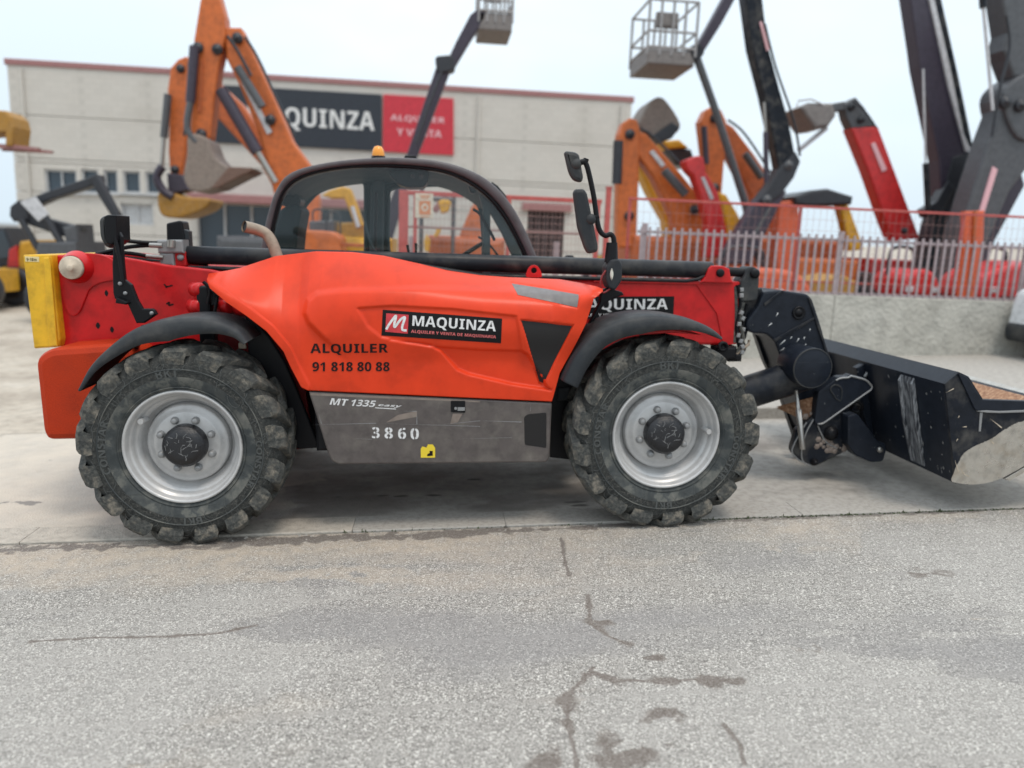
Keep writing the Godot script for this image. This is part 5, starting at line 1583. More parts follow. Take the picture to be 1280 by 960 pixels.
	ext(st, PackedVector2Array([Vector2(b[0].x, b[1].y), b[1], b[2], Vector2(b[0].x, b[2].y)]), -26.98, -26.9, .01)
	obj("board", st, M.sign_dark, sg, Transform3D(Basis.IDENTITY, -sg.position))
	st = mk()
	var n := V([-5.771, 5.843, -1.011, 5.876, -5.754, 6.689])
	write(st, "MAQUINZA", n[0], Vector2(n[1].x - n[0].x, 0), Vector2(0, n[2].y - n[0].y), func(_p: Vector2) -> float: return -26.88)
	obj("lettering", st, M.white, sg, Transform3D(Basis.IDENTITY, -sg.position))
	b = V([-0.69, 7.359, 2.013, 7.367, 2.069, 5.24, -0.669, 5.252])
	var sr := thing("sign", "red sign board with two lines of white lettering beside the dark one", "sign", "", Transform3D(Basis.IDENTITY, Vector3(b[3].x, b[2].y, -26.9)))
	st = mk()
	ext(st, PackedVector2Array([Vector2(b[0].x, b[1].y), b[1], b[2], Vector2(b[0].x, b[2].y)]), -26.98, -26.9, .01)
	obj("board", st, M.sign_red, sr, Transform3D(Basis.IDENTITY, -sr.position))
	st = mk()
	n = V([-0.403, 6.369, 1.696, 6.394, -0.406, 6.636])
	write(st, "ALQUILER", n[0], Vector2(n[1].x - n[0].x, 0), Vector2(0, n[2].y - n[0].y), func(_p: Vector2) -> float: return -26.88)
	obj("lettering", st, M.sign_pink, sr, Transform3D(Basis.IDENTITY, -sr.position))
	st = mk()
	n = V([-0.151, 5.876, 1.584, 5.878, -0.155, 6.145])
	write(st, "Y VENTA", n[0], Vector2(n[1].x - n[0].x, 0), Vector2(0, n[2].y - n[0].y), func(_p: Vector2) -> float: return -26.88)
	obj("lettering", st, M.sign_pink, sr, Transform3D(Basis.IDENTITY, -sr.position))

func wall_piece(st: SurfaceTool, xa: float, xb: float, lo: float, hi: float) -> void:
	if xb - xa > .02: box(st, Vector3((xa + xb) / 2, (lo + hi) / 2, -27.15), Vector3(xb - xa, hi - lo, .3), .008)

func wires(st: SurfaceTool, x0: float, x1: float, y0: float, y1: float, z: float, step: float, r := .0028) -> void:
	var x := x0 + step
	while x < x1 - step * .3:
		tube(st, [Vector3(x, y0, z), Vector3(x, y1, z)], r, 4, false)
		x += step
	var y := y0 + step
	while y < y1 - step * .3:
		tube(st, [Vector3(x0, y, z + .005), Vector3(x1, y, z + .005)], r, 4, false)
		y += step * 1.6

func boundary() -> void:
	var zf := -6.26
	# low concrete wall: level top over the rising pavement, cast in bays
	var wl := thing("concrete_wall", "low grey concrete boundary wall under the picket fence", "wall", "", Transform3D(Basis.IDENTITY, foot(4.3, zf)))
	var x := 4.3
	var k := 0
	while x < 22.0:
		var st := mk()
		box(st, Vector3(x + 1.5, .54, zf - .12), Vector3(2.994, 1.58, .24), .012)
		obj("wall_bay", st, M.wall_concrete, wl, Transform3D(Basis.IDENTITY, -wl.position))
		x += 3.0
		k += 1
	# pale picket fence on the wall
	var fe := thing("picket_fence", "pale metal picket fence along the top of the concrete wall", "fence", "", Transform3D(Basis.IDENTITY, Vector3(4.3, 1.33, zf - .1)))
	var st := mk()
	box(st, Vector3(8.8, .02, 0), Vector3(17.6, .04, .035), .004)
	obj("rail", st, M.fence_white, fe)
	st = mk()
	box(st, Vector3(8.8, .80, 0), Vector3(17.6, .04, .035), .004)
	obj("rail", st, M.fence_white, fe)
	var pk := mk()
	box(pk, Vector3.ZERO, Vector3(.032, .86, .022), .003)
	pk.generate_normals()
	pk.set_material(M.fence_white)
	var pm := pk.commit()
	x = .05
	while x < 17.5:
		put("picket", pm, fe, Transform3D(Basis.IDENTITY, Vector3(x, .44, .032)))
		x += .118
	var pp := mk()
	box(pp, Vector3.ZERO, Vector3(.07, .92, .07), .006)
	pp.generate_normals()
	pp.set_material(M.fence_white)
	var ppm := pp.commit()
	x = .05
	while x < 17.5:
		put("post", ppm, fe, Transform3D(Basis.IDENTITY, Vector3(x + .06, .46, -.03)))
		x += 2.95
	# red mesh fence that stands behind and above the pickets
	var rf := thing("mesh_fence", "thin red wire mesh fence rising behind the pale pickets", "fence", "", Transform3D(Basis.IDENTITY, Vector3(4.25, .2, zf - .42)))
	st = mk()
	box(st, Vector3(8.8, 2.40, 0), Vector3(17.6, .035, .03), .004)
	obj("rail", st, M.fence_red, rf)
	st = mk()
	box(st, Vector3(8.8, 1.30, 0), Vector3(17.6, .025, .03), .004)
	obj("rail", st, M.fence_red, rf)
	x = .0
	while x < 17.0:
		st = mk()
		box(st, Vector3(x, 1.2, -.03), Vector3(.04, 2.44, .04), .004)
		obj("post", st, M.fence_red, rf)
		x += 2.6
	st = mk()
	wires(st, .0, 17.6, 1.0, 2.40, 0, .10, .002)
	tag(obj("wire_mesh", st, M.wire, rf), "", "", "", "stuff")
	# red framed mesh gate panels left of the wall, a pale barred gate behind them
	var a := V([0.997, 2.524, 2.513, 2.518, 3.715, 2.54, 3.818, 2.545])
	var gx0: float = a[0].x
	var gx1: float = a[2].x
	var gy1: float = a[1].y
	var gt := thing("mesh_gate", "red framed wire mesh gate left of the concrete wall", "gate", "", Transform3D(Basis.IDENTITY, foot(gx0, -6.4)))
	st = mk()
	box(st, Vector3((gx0 + gx1) / 2, gy1, -6.4), Vector3(gx1 - gx0 + .1, .06, .05), .006)
	obj("rail", st, M.fence_red, gt, Transform3D(Basis.IDENTITY, -gt.position))
	st = mk()
	box(st, Vector3((gx0 + gx1) / 2, gy1 - 2.3, -6.4), Vector3(gx1 - gx0 + .1, .06, .05), .006)
	obj("rail", st, M.fence_red, gt, Transform3D(Basis.IDENTITY, -gt.position))
	st = mk()
	box(st, Vector3((gx0 + gx1) / 2, gy1 - .46, -6.42), Vector3(gx1 - gx0, .03, .03), .004)
	obj("rail", st, M.wire, gt, Transform3D(Basis.IDENTITY, -gt.position))
	for q in [[gx0, .13], [gx0 + .16, .05], [(gx0 + gx1) / 2 + .1, .05], [gx1, .06]]:
		st = mk()
		box(st, Vector3(q[0], gy1 - 1.22, -6.40), Vector3(q[1], 2.5, .07), .006)
		obj("post", st, M.fence_red, gt, Transform3D(Basis.IDENTITY, -gt.position))
	st = mk()
	wires(st, gx0 + .1, gx1, gy1 - 2.25, gy1, -6.4, .058, .0026)
	tag(obj("wire_mesh", st, M.wire, gt, Transform3D(Basis.IDENTITY, -gt.position)), "", "", "", "stuff")
	var po := thing("gate_post", "slim red gate post at the left end of the wall", "post", "", Transform3D(Basis.IDENTITY, foot(a[3].x + .03, -6.36)))
	block(po, "shaft", Vector3(0, 1.25, 0), Vector3(.07, 2.6, .07), "fence_red", .006)
	block(po, "cap", Vector3(0, 2.56, 0), Vector3(.085, .02, .085), "fence_red", .004)
	var bg := thing("sliding_gate", "pale barred sliding gate seen through the cab windows", "gate", "", Transform3D(Basis.IDENTITY, foot(gx0, -7.1)))
	var bl := gx1 - gx0 + .6
	for y in [.25, 1.55]: block(bg, "rail", Vector3(bl / 2, y, 0), Vector3(bl, .07, .05), "fence_white", .006)
	x = .1
	k = 0
	while x < bl:
		st = mk()
		box(st, Vector3(x, .9, .03), Vector3(.09 if k % 8 == 0 else .035, 1.4 if k % 8 else 2.0, .03), .004)
		obj("bar", st, M.fence_white, bg)
		x += .135
		k += 1
	var nb := V([1.151, 2.513, 1.397, 2.519, 1.404, 2.185, 1.152, 2.185])
	var no_ := thing("notice_board", "cream notice with an orange printed block wired to the red gate", "notice", "", Transform3D(Basis.IDENTITY, Vector3(nb[3].x, nb[3].y, -6.36)))
	st = mk()
	ext(st, nb, -6.37, -6.355, .002)
	obj("board", st, M.notice, no_, Transform3D(Basis.IDENTITY, -no_.position))
	st = mk()
	var pr := V([1.208, 2.413, 1.361, 2.42, 1.365, 2.232, 1.211, 2.231])
	ext(st, holed(pr, [crv(V([1.232, 2.323, 1.285, 2.39, 1.341, 2.328, 1.287, 2.272]), 3)]), -6.356, -6.352, 0)
	ext(st, crv(V([1.264, 2.325, 1.286, 2.358, 1.314, 2.327, 1.287, 2.299]), 3), -6.356, -6.352, 0)
	for y in [0, 1, 2]:
		var ln := [V([1.212, 2.488, 1.359, 2.495, 1.36, 2.478, 1.212, 2.471]), V([1.229, 2.457, 1.338, 2.462, 1.338, 2.447, 1.229, 2.442]), V([1.223, 2.21, 1.354, 2.212, 1.354, 2.202, 1.223, 2.199])]
		ext(st, ln[y], -6.356, -6.352, 0)
	obj("print", st, M.notice_ink, no_, Transform3D(Basis.IDENTITY, -no_.position))

func pins(t: Node3D, at: Array, r: float, m := "lift_black") -> void:   # pivot bosses on the near cheek of an arm
	for p in at:
		var st := mk(true)
		lathe(st, V([r, -.02, r, .05, r * .8, .07, r * .35, .07, r * .35, .10, 0, .10]), 16, Transform3D(Basis.IDENTITY, p - t.position))
		obj("pivot_pin", st, M[m], t)

func fittings(t: Node3D, w: float) -> void:   # lamps, grille bars, hoop on a low machine body
	for s in [-1, 1]:
		block(t, "lamp", Vector3(s * w * .36, .95, .06), Vector3(.14, .1, .06), "rail_white", .02)
	for k in 4: block(t, "grille_bar", Vector3(0, .62 + k * .07, .05), Vector3(w * .42, .03, .05), "lift_black", .01)
	var st := mk(true)
	tube(st, bend([Vector3(-w * .35, .9, -.7), Vector3(-w * .35, 1.55, -.7), Vector3(-w * .2, 1.7, -.7), Vector3(w * .2, 1.7, -.7), Vector3(w * .35, 1.55, -.7), Vector3(w * .35, .9, -.7)], 4), .035, 8)
	obj("roll_hoop", st, M.lift_black, t)

func machines() -> void:
	# 1 the tall orange digger left of the cab, grey bucket hanging
	var z := -13.0
	var t := stand("excavator", "tall orange excavator left of the cab with a grey hanging bucket", "excavator", V([-2.157, 1.76])[0].x, z)
	slab_(t, "stick", V([-3.293, 6.923, -3.138, 6.781, -3.007, 6.296, -3.001, 5.906, -3.163, 5.266, -3.365, 3.886, -3.452, 3.717, -3.698, 3.737, -3.77, 4.027, -3.642, 5.473, -3.647, 5.787, -3.494, 6.572]), z, .45, "digger", .04)
	slab_(t, "boom", V([-3.044, 6.091, -2.705, 6.113, -2.519, 5.733, -2.076, 4.801, -1.688, 3.892, -1.322, 3.411, -1.122, 2.661, -1.163, 1.278, -2.045, 1.245, -1.979, 2.282, -2.185, 3.202, -2.387, 4.019, -2.732, 4.892, -3.012, 5.481]), z - .05, .5, "digger", .05)
	var br := bar(t, "boom_ram", [Vector3(-3.1, 4.82, -12.9), Vector3(-2.373, 3.597, -12.9)], .13, "lift_plum", 14)
	bar(t, "ram_rod", [Vector3(-2.373, 3.597, -12.9), Vector3(-2, 2.986, -12.9)], .07, "steel", 10)
	bar(t, "stick_ram", [Vector3(-2.736, 5.276, -12.85), Vector3(-2.247, 4.508, -12.85)], .09, "lift_grey", 14)
	bar(t, "bucket_ram", [Vector3(-3.592, 5.63, -12.85), Vector3(-3.708, 4.522, -12.85)], .10, "lift_plum", 14)
	bar(t, "bucket_link", bend([Vector3(-3.694, 4.514, -12.8), Vector3(-3.775, 3.999, -12.8), Vector3(-3.591, 3.719, -12.8)]), .07, "lift_grey", 8)
	slab_(t, "bucket", crv(V([-3.743, 3.866, -3.384, 3.819, -3.229, 3.466, -2.969, 3.264, -2.502, 3.253, -2.47, 3.205, -2.741, 3.041, -3.247, 2.783, -3.682, 2.713, -3.871, 2.971, -3.789, 3.454]), 4), z + .25, .95, "bucket_grey", .05)
	slab_(t, "bucket_lip", V([-2.936, 3.249, -2.469, 3.255, -2.47, 3.188, -2.757, 3.041, -3.18, 2.803, -3.314, 2.797]), z + .28, 1.0, "rust_brown", .02)
	bar(t, "hose", bend([Vector3(-2.918, 5.863, -12.8), Vector3(-2.732, 5.61, -12.8), Vector3(-2.453, 5.109, -12.8)]), .035, "lift_black", 6)
	tracks(t, 2.4, "lift_grey")
	pins(t, [Vector3(-3.169, 5.629, -13), Vector3(-3.545, 3.909, -13), Vector3(-3.556, 5.636, -13), Vector3(-2.759, 5.875, -13), Vector3(-2.117, 4.279, -13)], .11)
	slab_(t, "decal", V([-2.729, 5.053, -2.63, 5.107, -2.088, 4.035, -2.189, 3.981]), z + .0, .04, "rail_white", .005)
	slab_(t, "weld_plate", V([-3.547, 5.4, -3.45, 5.406, -3.531, 4.364, -3.613, 4.359]), z + .03, .04, "digger_dark", .01)
	bar(t, "hose", bend([Vector3(-2.589, 5.893, -12.9), Vector3(-2.338, 5.5, -12.9), Vector3(-1.894, 4.568, -12.9), Vector3(-1.603, 3.999, -12.9)]), .03, "lift_black", 6)
	# 2 the digger behind it, yellow bucket
	z = -15.5
	t = stand("excavator", "second orange excavator further back with an ochre bucket resting low", "excavator", V([-2.533, 1.75])[0].x, z)
	slab_(t, "stick", V([-4.926, 5.7, -4.754, 5.89, -4.568, 5.973, -4.405, 5.912, -4.408, 5.259, -4.507, 4.519, -4.644, 3.767, -4.778, 3.158, -5.024, 3.108, -5.056, 3.746, -5.009, 4.492, -5.019, 5.187]), z, .45, "digger", .05)
	slab_(t, "boom", V([-4.568, 5.973, -4.315, 5.845, -3.335, 4.991, -2.503, 3.838, -1.916, 2.851, -1.931, 1.178, -2.404, 1.16, -2.423, 2.693, -2.89, 3.553, -3.906, 4.626, -4.557, 5.214]), z - .1, .5, "digger_dark", .05)
	bar(t, "bucket_ram", [Vector3(-4.94, 5.047, -15.3), Vector3(-5.07, 4.056, -15.3)], .09, "lift_grey", 12)
	bar(t, "ram_rod", [Vector3(-5.07, 4.056, -15.3), Vector3(-5.155, 3.311, -15.3)], .05, "steel", 8)
	bar(t, "bucket_link", bend([Vector3(-5.1, 3.379, -15.2), Vector3(-5.24, 3.112, -15.2), Vector3(-5.104, 2.82, -15.2), Vector3(-4.887, 2.68, -15.2)]), .10, "lift_plum", 8)
	slab_(t, "bucket_hanger", V([-5.079, 3.248, -4.744, 3.227, -4.569, 2.857, -5.062, 2.721]), z + .1, .5, "lift_plum", .04)
	slab_(t, "bucket", crv(V([-5.245, 2.718, -5.016, 2.805, -4.605, 2.69, -4.036, 2.678, -4.119, 2.462, -4.448, 2.294, -4.832, 2.181, -5.188, 2.261]), 4), z + .3, 1.2, "ochre", .05)
	tracks(t, 2.6, "lift_grey")
	pins(t, [Vector3(-4.688, 5.678, -15.5), Vector3(-4.903, 3.341, -15.5)], .10)
	bar(t, "hose", bend([Vector3(-4.44, 5.794, -15.3), Vector3(-4.466, 5.038, -15.3), Vector3(-4.608, 4.117, -15.3)]), .03, "lift_black", 6)
	# 3 dark folded lift at the left with a white plate
	z = -14.0
	t = stand("boom_lift", "dark folded boom lift at far left with a white plate", "lift", V([-7.283, 1.02])[0].x, z)
	slab_(t, "knuckle", V([-8.013, 2.262, -7.835, 2.409, -7.632, 2.419, -7.628, 1.982, -7.969, 1.933, -8.045, 2.052]), z, .6, "lift_black", .04)
	slab_(t, "upper_arm", V([-7.733, 2.414, -7.178, 2.648, -6.311, 2.983, -6.104, 3.045, -6.077, 2.908, -6.289, 2.776, -7.157, 2.457, -7.646, 2.209]), z - .05, .35, "lift_black", .03)
	slab_(t, "fore_arm", V([-6.278, 2.968, -6.104, 3.045, -5.888, 2.585, -5.669, 2.155, -5.793, 2.078, -6.03, 2.491]), z + .1, .3, "lift_black", .03)
	slab_(t, "lower_arm", V([-7.963, 2.02, -7.62, 2.105, -6.68, 1.899, -6.545, 1.869, -6.596, 1.583, -6.834, 1.609, -7.669, 1.875]), z - .05, .35, "lift_black", .03)
	bar(t, "strut", [Vector3(-7.747, 1.992, -13.9), Vector3(-7.42, 1.338, -13.9)], .07, "lift_black", 8)
	bar(t, "strut", [Vector3(-7.235, 2.084, -13.9), Vector3(-6.839, 1.361, -13.9)], .08, "lift_black", 8)
	slab_(t, "turret", V([-6.888, 1.855, -6.575, 1.939, -6.552, 1.442, -6.815, 1.36]), z + .1, .9, "lift_grey", .05)
	slab_(t, "white_plate", V([-7.704, 2.358, -7.377, 2.494, -7.115, 2.124, -7.345, 1.957]), z + .18, .05, "rail_white", .01)
	slab_(t, "deck", V([-7.387, 1.516, -6.563, 1.549, -6.522, 1.049, -7.489, 1.013]), z + .2, 1.6, "lift_grey", .05)
	wheels(t, [-.1, 1.0], .5, "lift_black")
	# 4 yellow loader at the left edge
	z = -19.0
	t = stand("wheel_loader", "yellow loader with dark cab at the left edge behind the rear guard", "loader", V([-10.97, 0.287])[0].x, z)
	slab_(t, "body", V([-11.804, 0.619, -10.554, 0.666, -10.373, 1.395, -10.067, 1.453, -10.051, 1.047, -10.267, 0.426, -10.381, 0.033, -11.86, -0.064]), z, 1.8, "plant_yellow", .08)
	slab_(t, "cab", V([-11.501, 1.751, -10.817, 1.78, -10.534, 0.938, -10.597, 0.664, -11.59, 0.627]), z - .2, 1.4, "lift_black", .05)
	slab_(t, "cab_window", V([-11.423, 1.665, -10.866, 1.688, -10.643, 0.934, -11.49, 0.812]), z - .17, .05, "dark_glass", .01)
	slab_(t, "grille", V([-10.648, 1.16, -10.422, 1.303, -10.424, 0.671, -10.727, 0.659]), z + .04, .1, "plant_red", .02)
	wheels(t, [-2.2, -.3], .6, "plant_yellow")
	# 5 raised fork head at the left edge
	z = -17.0
	t = stand("fork_lift", "yellow raised fork carriage at the upper left edge", "forklift", V([-10.51, 0.4])[0].x, z)
	slab_(t, "carriage", V([-10.169, 4.703, -9.485, 4.702, -9.343, 4.555, -9.302, 4.323, -9.393, 3.848, -9.548, 3.84, -9.523, 4.175, -10.219, 4.079]), z, .9, "ochre", .05)
	for q in 2: slab_(t, "fork", V([-10.042, 3.893, -9.429, 3.886, -8.776, 3.841, -8.818, 3.779, -10.051, 3.775]), z - .1 - q * .7, .14, "trim_red", .01)
	slab_(t, "mast", V([-10.426, 4.804, -10.122, 4.821, -10.408, 0.195, -10.723, 0.184]), z - .2, .5, "ochre", .03)
	wheels(t, [-1.6, .0], .55, "plant_yellow")
	# 6 lift with the basket in the middle of the sky
	z = -14.5
	t = stand("boom_lift", "slim dark boom lift rising behind the cab with a basket", "lift", V([0.019, 1.279])[0].x, z)
	slab_(t, "lower_arm", V([0.691, 3.801, 0.955, 3.814, 1.699, 5.821, 1.64, 5.958, 1.453, 5.982, 1.363, 5.871]), z, .28, "lift_plum", .03)
	slab_(t, "arm_foot", V([0.691, 3.801, 0.955, 3.814, 0.395, 1.866, 0.014, 1.851]), z - .02, .24, "lift_plum", .03)
	slab_(t, "knuckle", rnd(V([1.321, 6.097, 1.746, 6.159, 1.83, 5.828, 1.422, 5.715]), .1), z + .08, .42, "lift_black", .03)
	slab_(t, "jib", V([1.566, 5.919, 1.755, 5.824, 2.182, 6.555, 2.466, 6.993, 2.497, 7.168, 2.31, 7.225, 2.129, 7.074, 1.813, 6.462]), z, .25, "lift_plum", .03)
	bar(t, "hose", bend([Vector3(0.939, 4.088, -14.2), Vector3(1.2, 4.904, -14.2), Vector3(1.495, 5.711, -14.2)]), .03, "lift_black", 6)
	basket(t, [Vector3(2.325, 6.739, -14.5), Vector3(3.109, 6.79, -14.5)], 1.3, 1.15, 1.0)
	wheels(t, [-1.2, 1.0], .5, "lift_grey")
	# 7 lift with the large basket at the top right of the sky
	z = -12.5
	t = stand("boom_lift", "boom lift with a large pale basket high above the right machines", "lift", V([7.949, 1.633])[0].x, z)
	basket(t, [Vector3(5.846, 5.788, -12.5), Vector3(6.9, 5.852, -12.5)], 1.5, 1.3, .55)
	slab_(t, "knuckle", rnd(V([6.764, 6.2, 7.002, 6.312, 7.128, 6.094, 6.932, 5.887, 6.783, 5.975]), .08), z, .4, "lift_black", .03)
	slab_(t, "jib", V([6.878, 6.11, 7.06, 6.057, 7.429, 6.694, 7.77, 7.387, 7.537, 7.434, 7.18, 6.71]), z, .3, "lift_plum", .03)
	bar(t, "mast", [Vector3(6.974, 6.009, -12.6), Vector3(7.502, 4.914, -12.6), Vector3(8.32, 3.067, -12.6), Vector3(8.836, 1.663, -12.6)], .085, "lift_grey", 10)
	wheels(t, [-1.2, 1.0], .5, "lift_grey")
	# 8 orange digger right of the mirrors with a muddy bucket behind
	z = -13.0
	t = stand("excavator", "orange excavator right of the mirrors with its arm folded upright", "excavator", V([7.468, 1.6])[0].x, z)
	slab_(t, "stick", V([5.464, 4.386, 5.538, 4.646, 5.694, 4.757, 5.861, 4.715, 5.952, 4.463, 5.983, 3.511, 6.021, 2.45, 6.04, 1.91, 5.592, 1.893, 5.517, 3.313]), z, .45, "digger", .05)
	slab_(t, "boom", V([5.858, 4.492, 6.081, 4.453, 6.437, 4.126, 6.959, 3.628, 7.618, 2.949, 8.031, 2.171, 8.12, 1.625, 7.125, 1.588, 6.849, 2.664, 6.336, 3.493, 5.933, 3.961]), z - .05, .5, "digger", .05)
	bar(t, "bucket_ram", [Vector3(5.387, 4.207, -12.7), Vector3(5.411, 3.287, -12.7)], .11, "lift_black", 12)
	bar(t, "stick_ram", [Vector3(6.459, 3.63, -12.7), Vector3(6.995, 3.135, -12.7)], .10, "lift_grey", 12)
	slab_(t, "bucket", crv(V([6.02, 4.748, 6.213, 5.177, 6.463, 5.312, 6.702, 5.135, 6.977, 4.747, 6.845, 4.511, 6.459, 4.385, 6.149, 4.51]), 3), z - .4, 1.1, "bucket_grey", .05)
	slab_(t, "bucket_back", V([6.287, 4.421, 6.745, 4.758, 6.939, 4.664, 6.772, 4.411, 6.483, 4.291]), z - .3, .9, "lift_black", .04)
	pins(t, [Vector3(5.701, 4.398, -13), Vector3(5.804, 2.619, -13), Vector3(7.326, 2.828, -13)], .11)
	bar(t, "hose", bend([Vector3(5.877, 4.517, -12.8), Vector3(6.217, 4.331, -12.8), Vector3(6.964, 3.681, -12.8), Vector3(7.621, 2.958, -12.8)]), .03, "lift_black", 6)
	slab_(t, "decal", V([6.184, 4.044, 6.272, 4.1, 6.574, 3.784, 6.486, 3.728]), z + .0, .04, "rail_white", .005)
	tracks(t, 3.4, "digger_dark")
	# 9 yellow loader arms between the orange ones
	z = -15.0
	t = stand("loader", "yellow loader with bent arm between the two orange excavators", "loader", V([7.729, 1.554])[0].x, z)
	slab_(t, "arm", V([6.416, 4.004, 6.742, 4.04, 7.238, 3.497, 7.744, 2.926, 8.204, 1.979, 7.405, 1.907, 7.263, 2.646, 6.795, 3.319]), z, .6, "plant_yellow", .05)
	slab_(t, "cab", V([7.163, 4.468, 7.828, 4.425, 7.985, 4.043, 7.488, 4.018]), z - .1, 1.2, "lift_black", .05)
	slab_(t, "cab_roof", V([7.031, 4.577, 7.479, 4.639, 7.742, 4.459, 7.21, 4.393]), z - .05, 1.3, "plant_yellow", .05)
	wheels(t, [-1.5, 1.2], .7, "plant_yellow")
	# 10 second orange digger at the right
	z = -14.0
	t = stand("excavator", "orange excavator whose arm peaks beneath the large pale basket", "excavator", V([10.17, 1.575])[0].x, z)
	slab_(t, "stick", V([7.644, 4.924, 7.757, 5.203, 7.925, 5.303, 8.128, 5.223, 8.29, 4.959, 8.313, 4.076, 8.322, 3.102, 7.963, 3.086, 7.838, 4.053]), z, .45, "digger", .05)
	slab_(t, "boom", V([8.189, 4.99, 8.477, 4.86, 9.054, 4.262, 9.604, 3.615, 10.034, 2.834, 10.263, 1.677, 9.439, 1.646, 9.072, 3.268, 8.464, 4.158]), z - .05, .5, "digger_dark", .05)
	bar(t, "stick_ram", [Vector3(8.676, 4.211, -13.7), Vector3(9.144, 3.682, -13.7)], .09, "lift_grey", 12)
	bar(t, "bucket_ram", [Vector3(7.63, 4.772, -13.7), Vector3(7.762, 3.928, -13.7)], .07, "lift_plum", 12)
	pins(t, [Vector3(7.97, 5.015, -14), Vector3(8.114, 3.413, -14), Vector3(9.418, 3.455, -14)], .11)
	bar(t, "hose", bend([Vector3(8.233, 4.963, -13.8), Vector3(8.607, 4.73, -13.8), Vector3(9.096, 4.188, -13.8), Vector3(9.672, 3.453, -13.8)]), .03, "lift_black", 6)
	tracks(t, 3.2, "digger_dark")
	# 11 red loader arm
	z = -12.2
	t = stand("loader", "small red loader arm with white stripe in front of the yellow one", "loader", V([7.842, 1.549])[0].x, z)
	slab_(t, "arm_head", rnd(V([6.757, 3.818, 7.032, 3.932, 7.177, 3.906, 7.257, 3.608, 6.999, 3.478, 6.827, 3.621]), .06), z, .4, "plant_red", .04)
	slab_(t, "arm", V([6.957, 3.56, 7.218, 3.64, 7.565, 3.183, 7.817, 2.422, 7.91, 1.815, 7.437, 1.762, 7.391, 2.49, 7.176, 3.097]), z, .4, "plant_red", .04)
	slab_(t, "stripe", V([7.144, 3.468, 7.214, 3.488, 7.469, 3.042, 7.4, 3.005]), z + .03, .04, "rail_white", .005)
	wheels(t, [-1.0, .8], .5, "plant_red")
	# 12 yellow arm beside it
	z = -13.2
	t = stand("loader", "yellow arm leaning beside the red loader arm", "loader", V([8.81, 1.551])[0].x, z)
	slab_(t, "arm", V([7.911, 3.26, 8.126, 3.216, 8.434, 2.812, 8.62, 2.491, 8.88, 1.834, 8.338, 1.776, 8.195, 2.473]), z, .5, "plant_yellow", .05)
	wheels(t, [-.9, .9], .5, "plant_yellow")
	# 13 tall black lift, its boom bent like a knee
	z = -11.0
	t = stand("boom_lift", "tall black boom lift bent like a knee right of the pale basket", "lift", V([7.812, 1.588])[0].x, z)
	slab_(t, "upper_boom", V([7.292, 6.936, 7.645, 6.961, 7.878, 5.964, 8.191, 5.188, 8.459, 4.561, 8.664, 3.919, 8.721, 3.717, 8.36, 3.589, 8.207, 4.083, 7.892, 5.019, 7.559, 5.87]), z, .34, "navy_plain", .03)
	slab_(t, "knee", V([8.661, 3.95, 8.783, 3.768, 8.682, 3.447, 8.417, 3.053, 8.162, 2.882, 7.983, 2.97, 8.191, 3.265, 8.371, 3.653]), z + .04, .42, "lift_black", .03)
	slab_(t, "lower_boom", V([7.98, 3.001, 8.574, 3.188, 8.33, 2.584, 7.941, 1.675, 7.292, 1.65, 7.649, 2.394]), z, .36, "lift_plum", .03)
	slab_(t, "stripe", V([8.172, 2.786, 8.298, 2.888, 7.989, 2.231, 7.859, 2.161]), z + .03, .04, "lift_grey", .005)
	bar(t, "ram", [Vector3(7.957, 4.289, -10.9), Vector3(8.074, 3.316, -10.9)], .05, "lift_plum", 10)
	bar(t, "ram_rod", [Vector3(7.866, 4.848, -10.9), Vector3(7.957, 4.289, -10.9)], .03, "steel", 8)
	slab_(t, "decal", V([7.658, 6.349, 7.705, 6.367, 7.921, 5.863, 7.859, 5.829]), z + .02, .03, "sign_pink", .004)
	pins(t, [Vector3(8.538, 3.677, -11), Vector3(8.152, 2.977, -11)], .10, "lift_grey")
	bar(t, "hose", bend([Vector3(7.734, 6.299, -10.9), Vector3(8.045, 5.505, -10.9), Vector3(8.513, 4.549, -10.9), Vector3(8.724, 3.864, -10.9)]), .025, "lift_black", 6)
	wheels(t, [-1.3, 1.1], .5, "lift_grey")
	# 14 canopy machine between the lifts
	z = -11.5
	t = stand("roller", "small machine with black canopy on orange and yellow posts", "machine", V([9.805, 1.645])[0].x, z)
	slab_(t, "canopy", V([8.923, 3.104, 9.296, 3.253, 9.645, 3.302, 10.235, 3.164, 10.22, 2.997, 9.298, 2.922, 8.976, 2.941]), z + .1, 1.3, "lift_black", .05)
	slab_(t, "canopy_post", V([8.652, 2.993, 9.071, 3.045, 9.199, 2.216, 9.248, 1.453, 8.781, 1.436, 8.665, 2.194]), z, .35, "fence_orange", .03)
	slab_(t, "canopy_post", V([10.059, 2.989, 10.256, 2.998, 10.59, 2.357, 10.736, 2.073, 10.413, 2.027, 10.244, 2.511]), z - .1, .3, "plant_yellow", .03)
	block(t, "body", Vector3(0, 1.0, -.7), Vector3(1.7, .9, 1.2), "digger", .08)
	wheels(t, [-.8, .8], .45, "digger_dark")
	# 15 red telescopic boom with a dark tip and basket
	z = -12.0
	t = stand("boom_lift", "red telescopic boom lift with dark tip and small basket", "lift", V([12.342, 1.632])[0].x, z)
	slab_(t, "boom", V([10.328, 4.645, 10.942, 4.711, 11.527, 3.662, 12.131, 2.581, 12.236, 2.375, 11.641, 2.28, 11.397, 2.69, 10.846, 3.748]), z, .4, "plant_red", .04)
	slab_(t, "boom_tip", V([10.123, 5.129, 10.374, 5.291, 10.6, 5.09, 10.905, 4.709, 10.367, 4.631, 10.231, 4.839]), z - .03, .34, "lift_grey", .03)
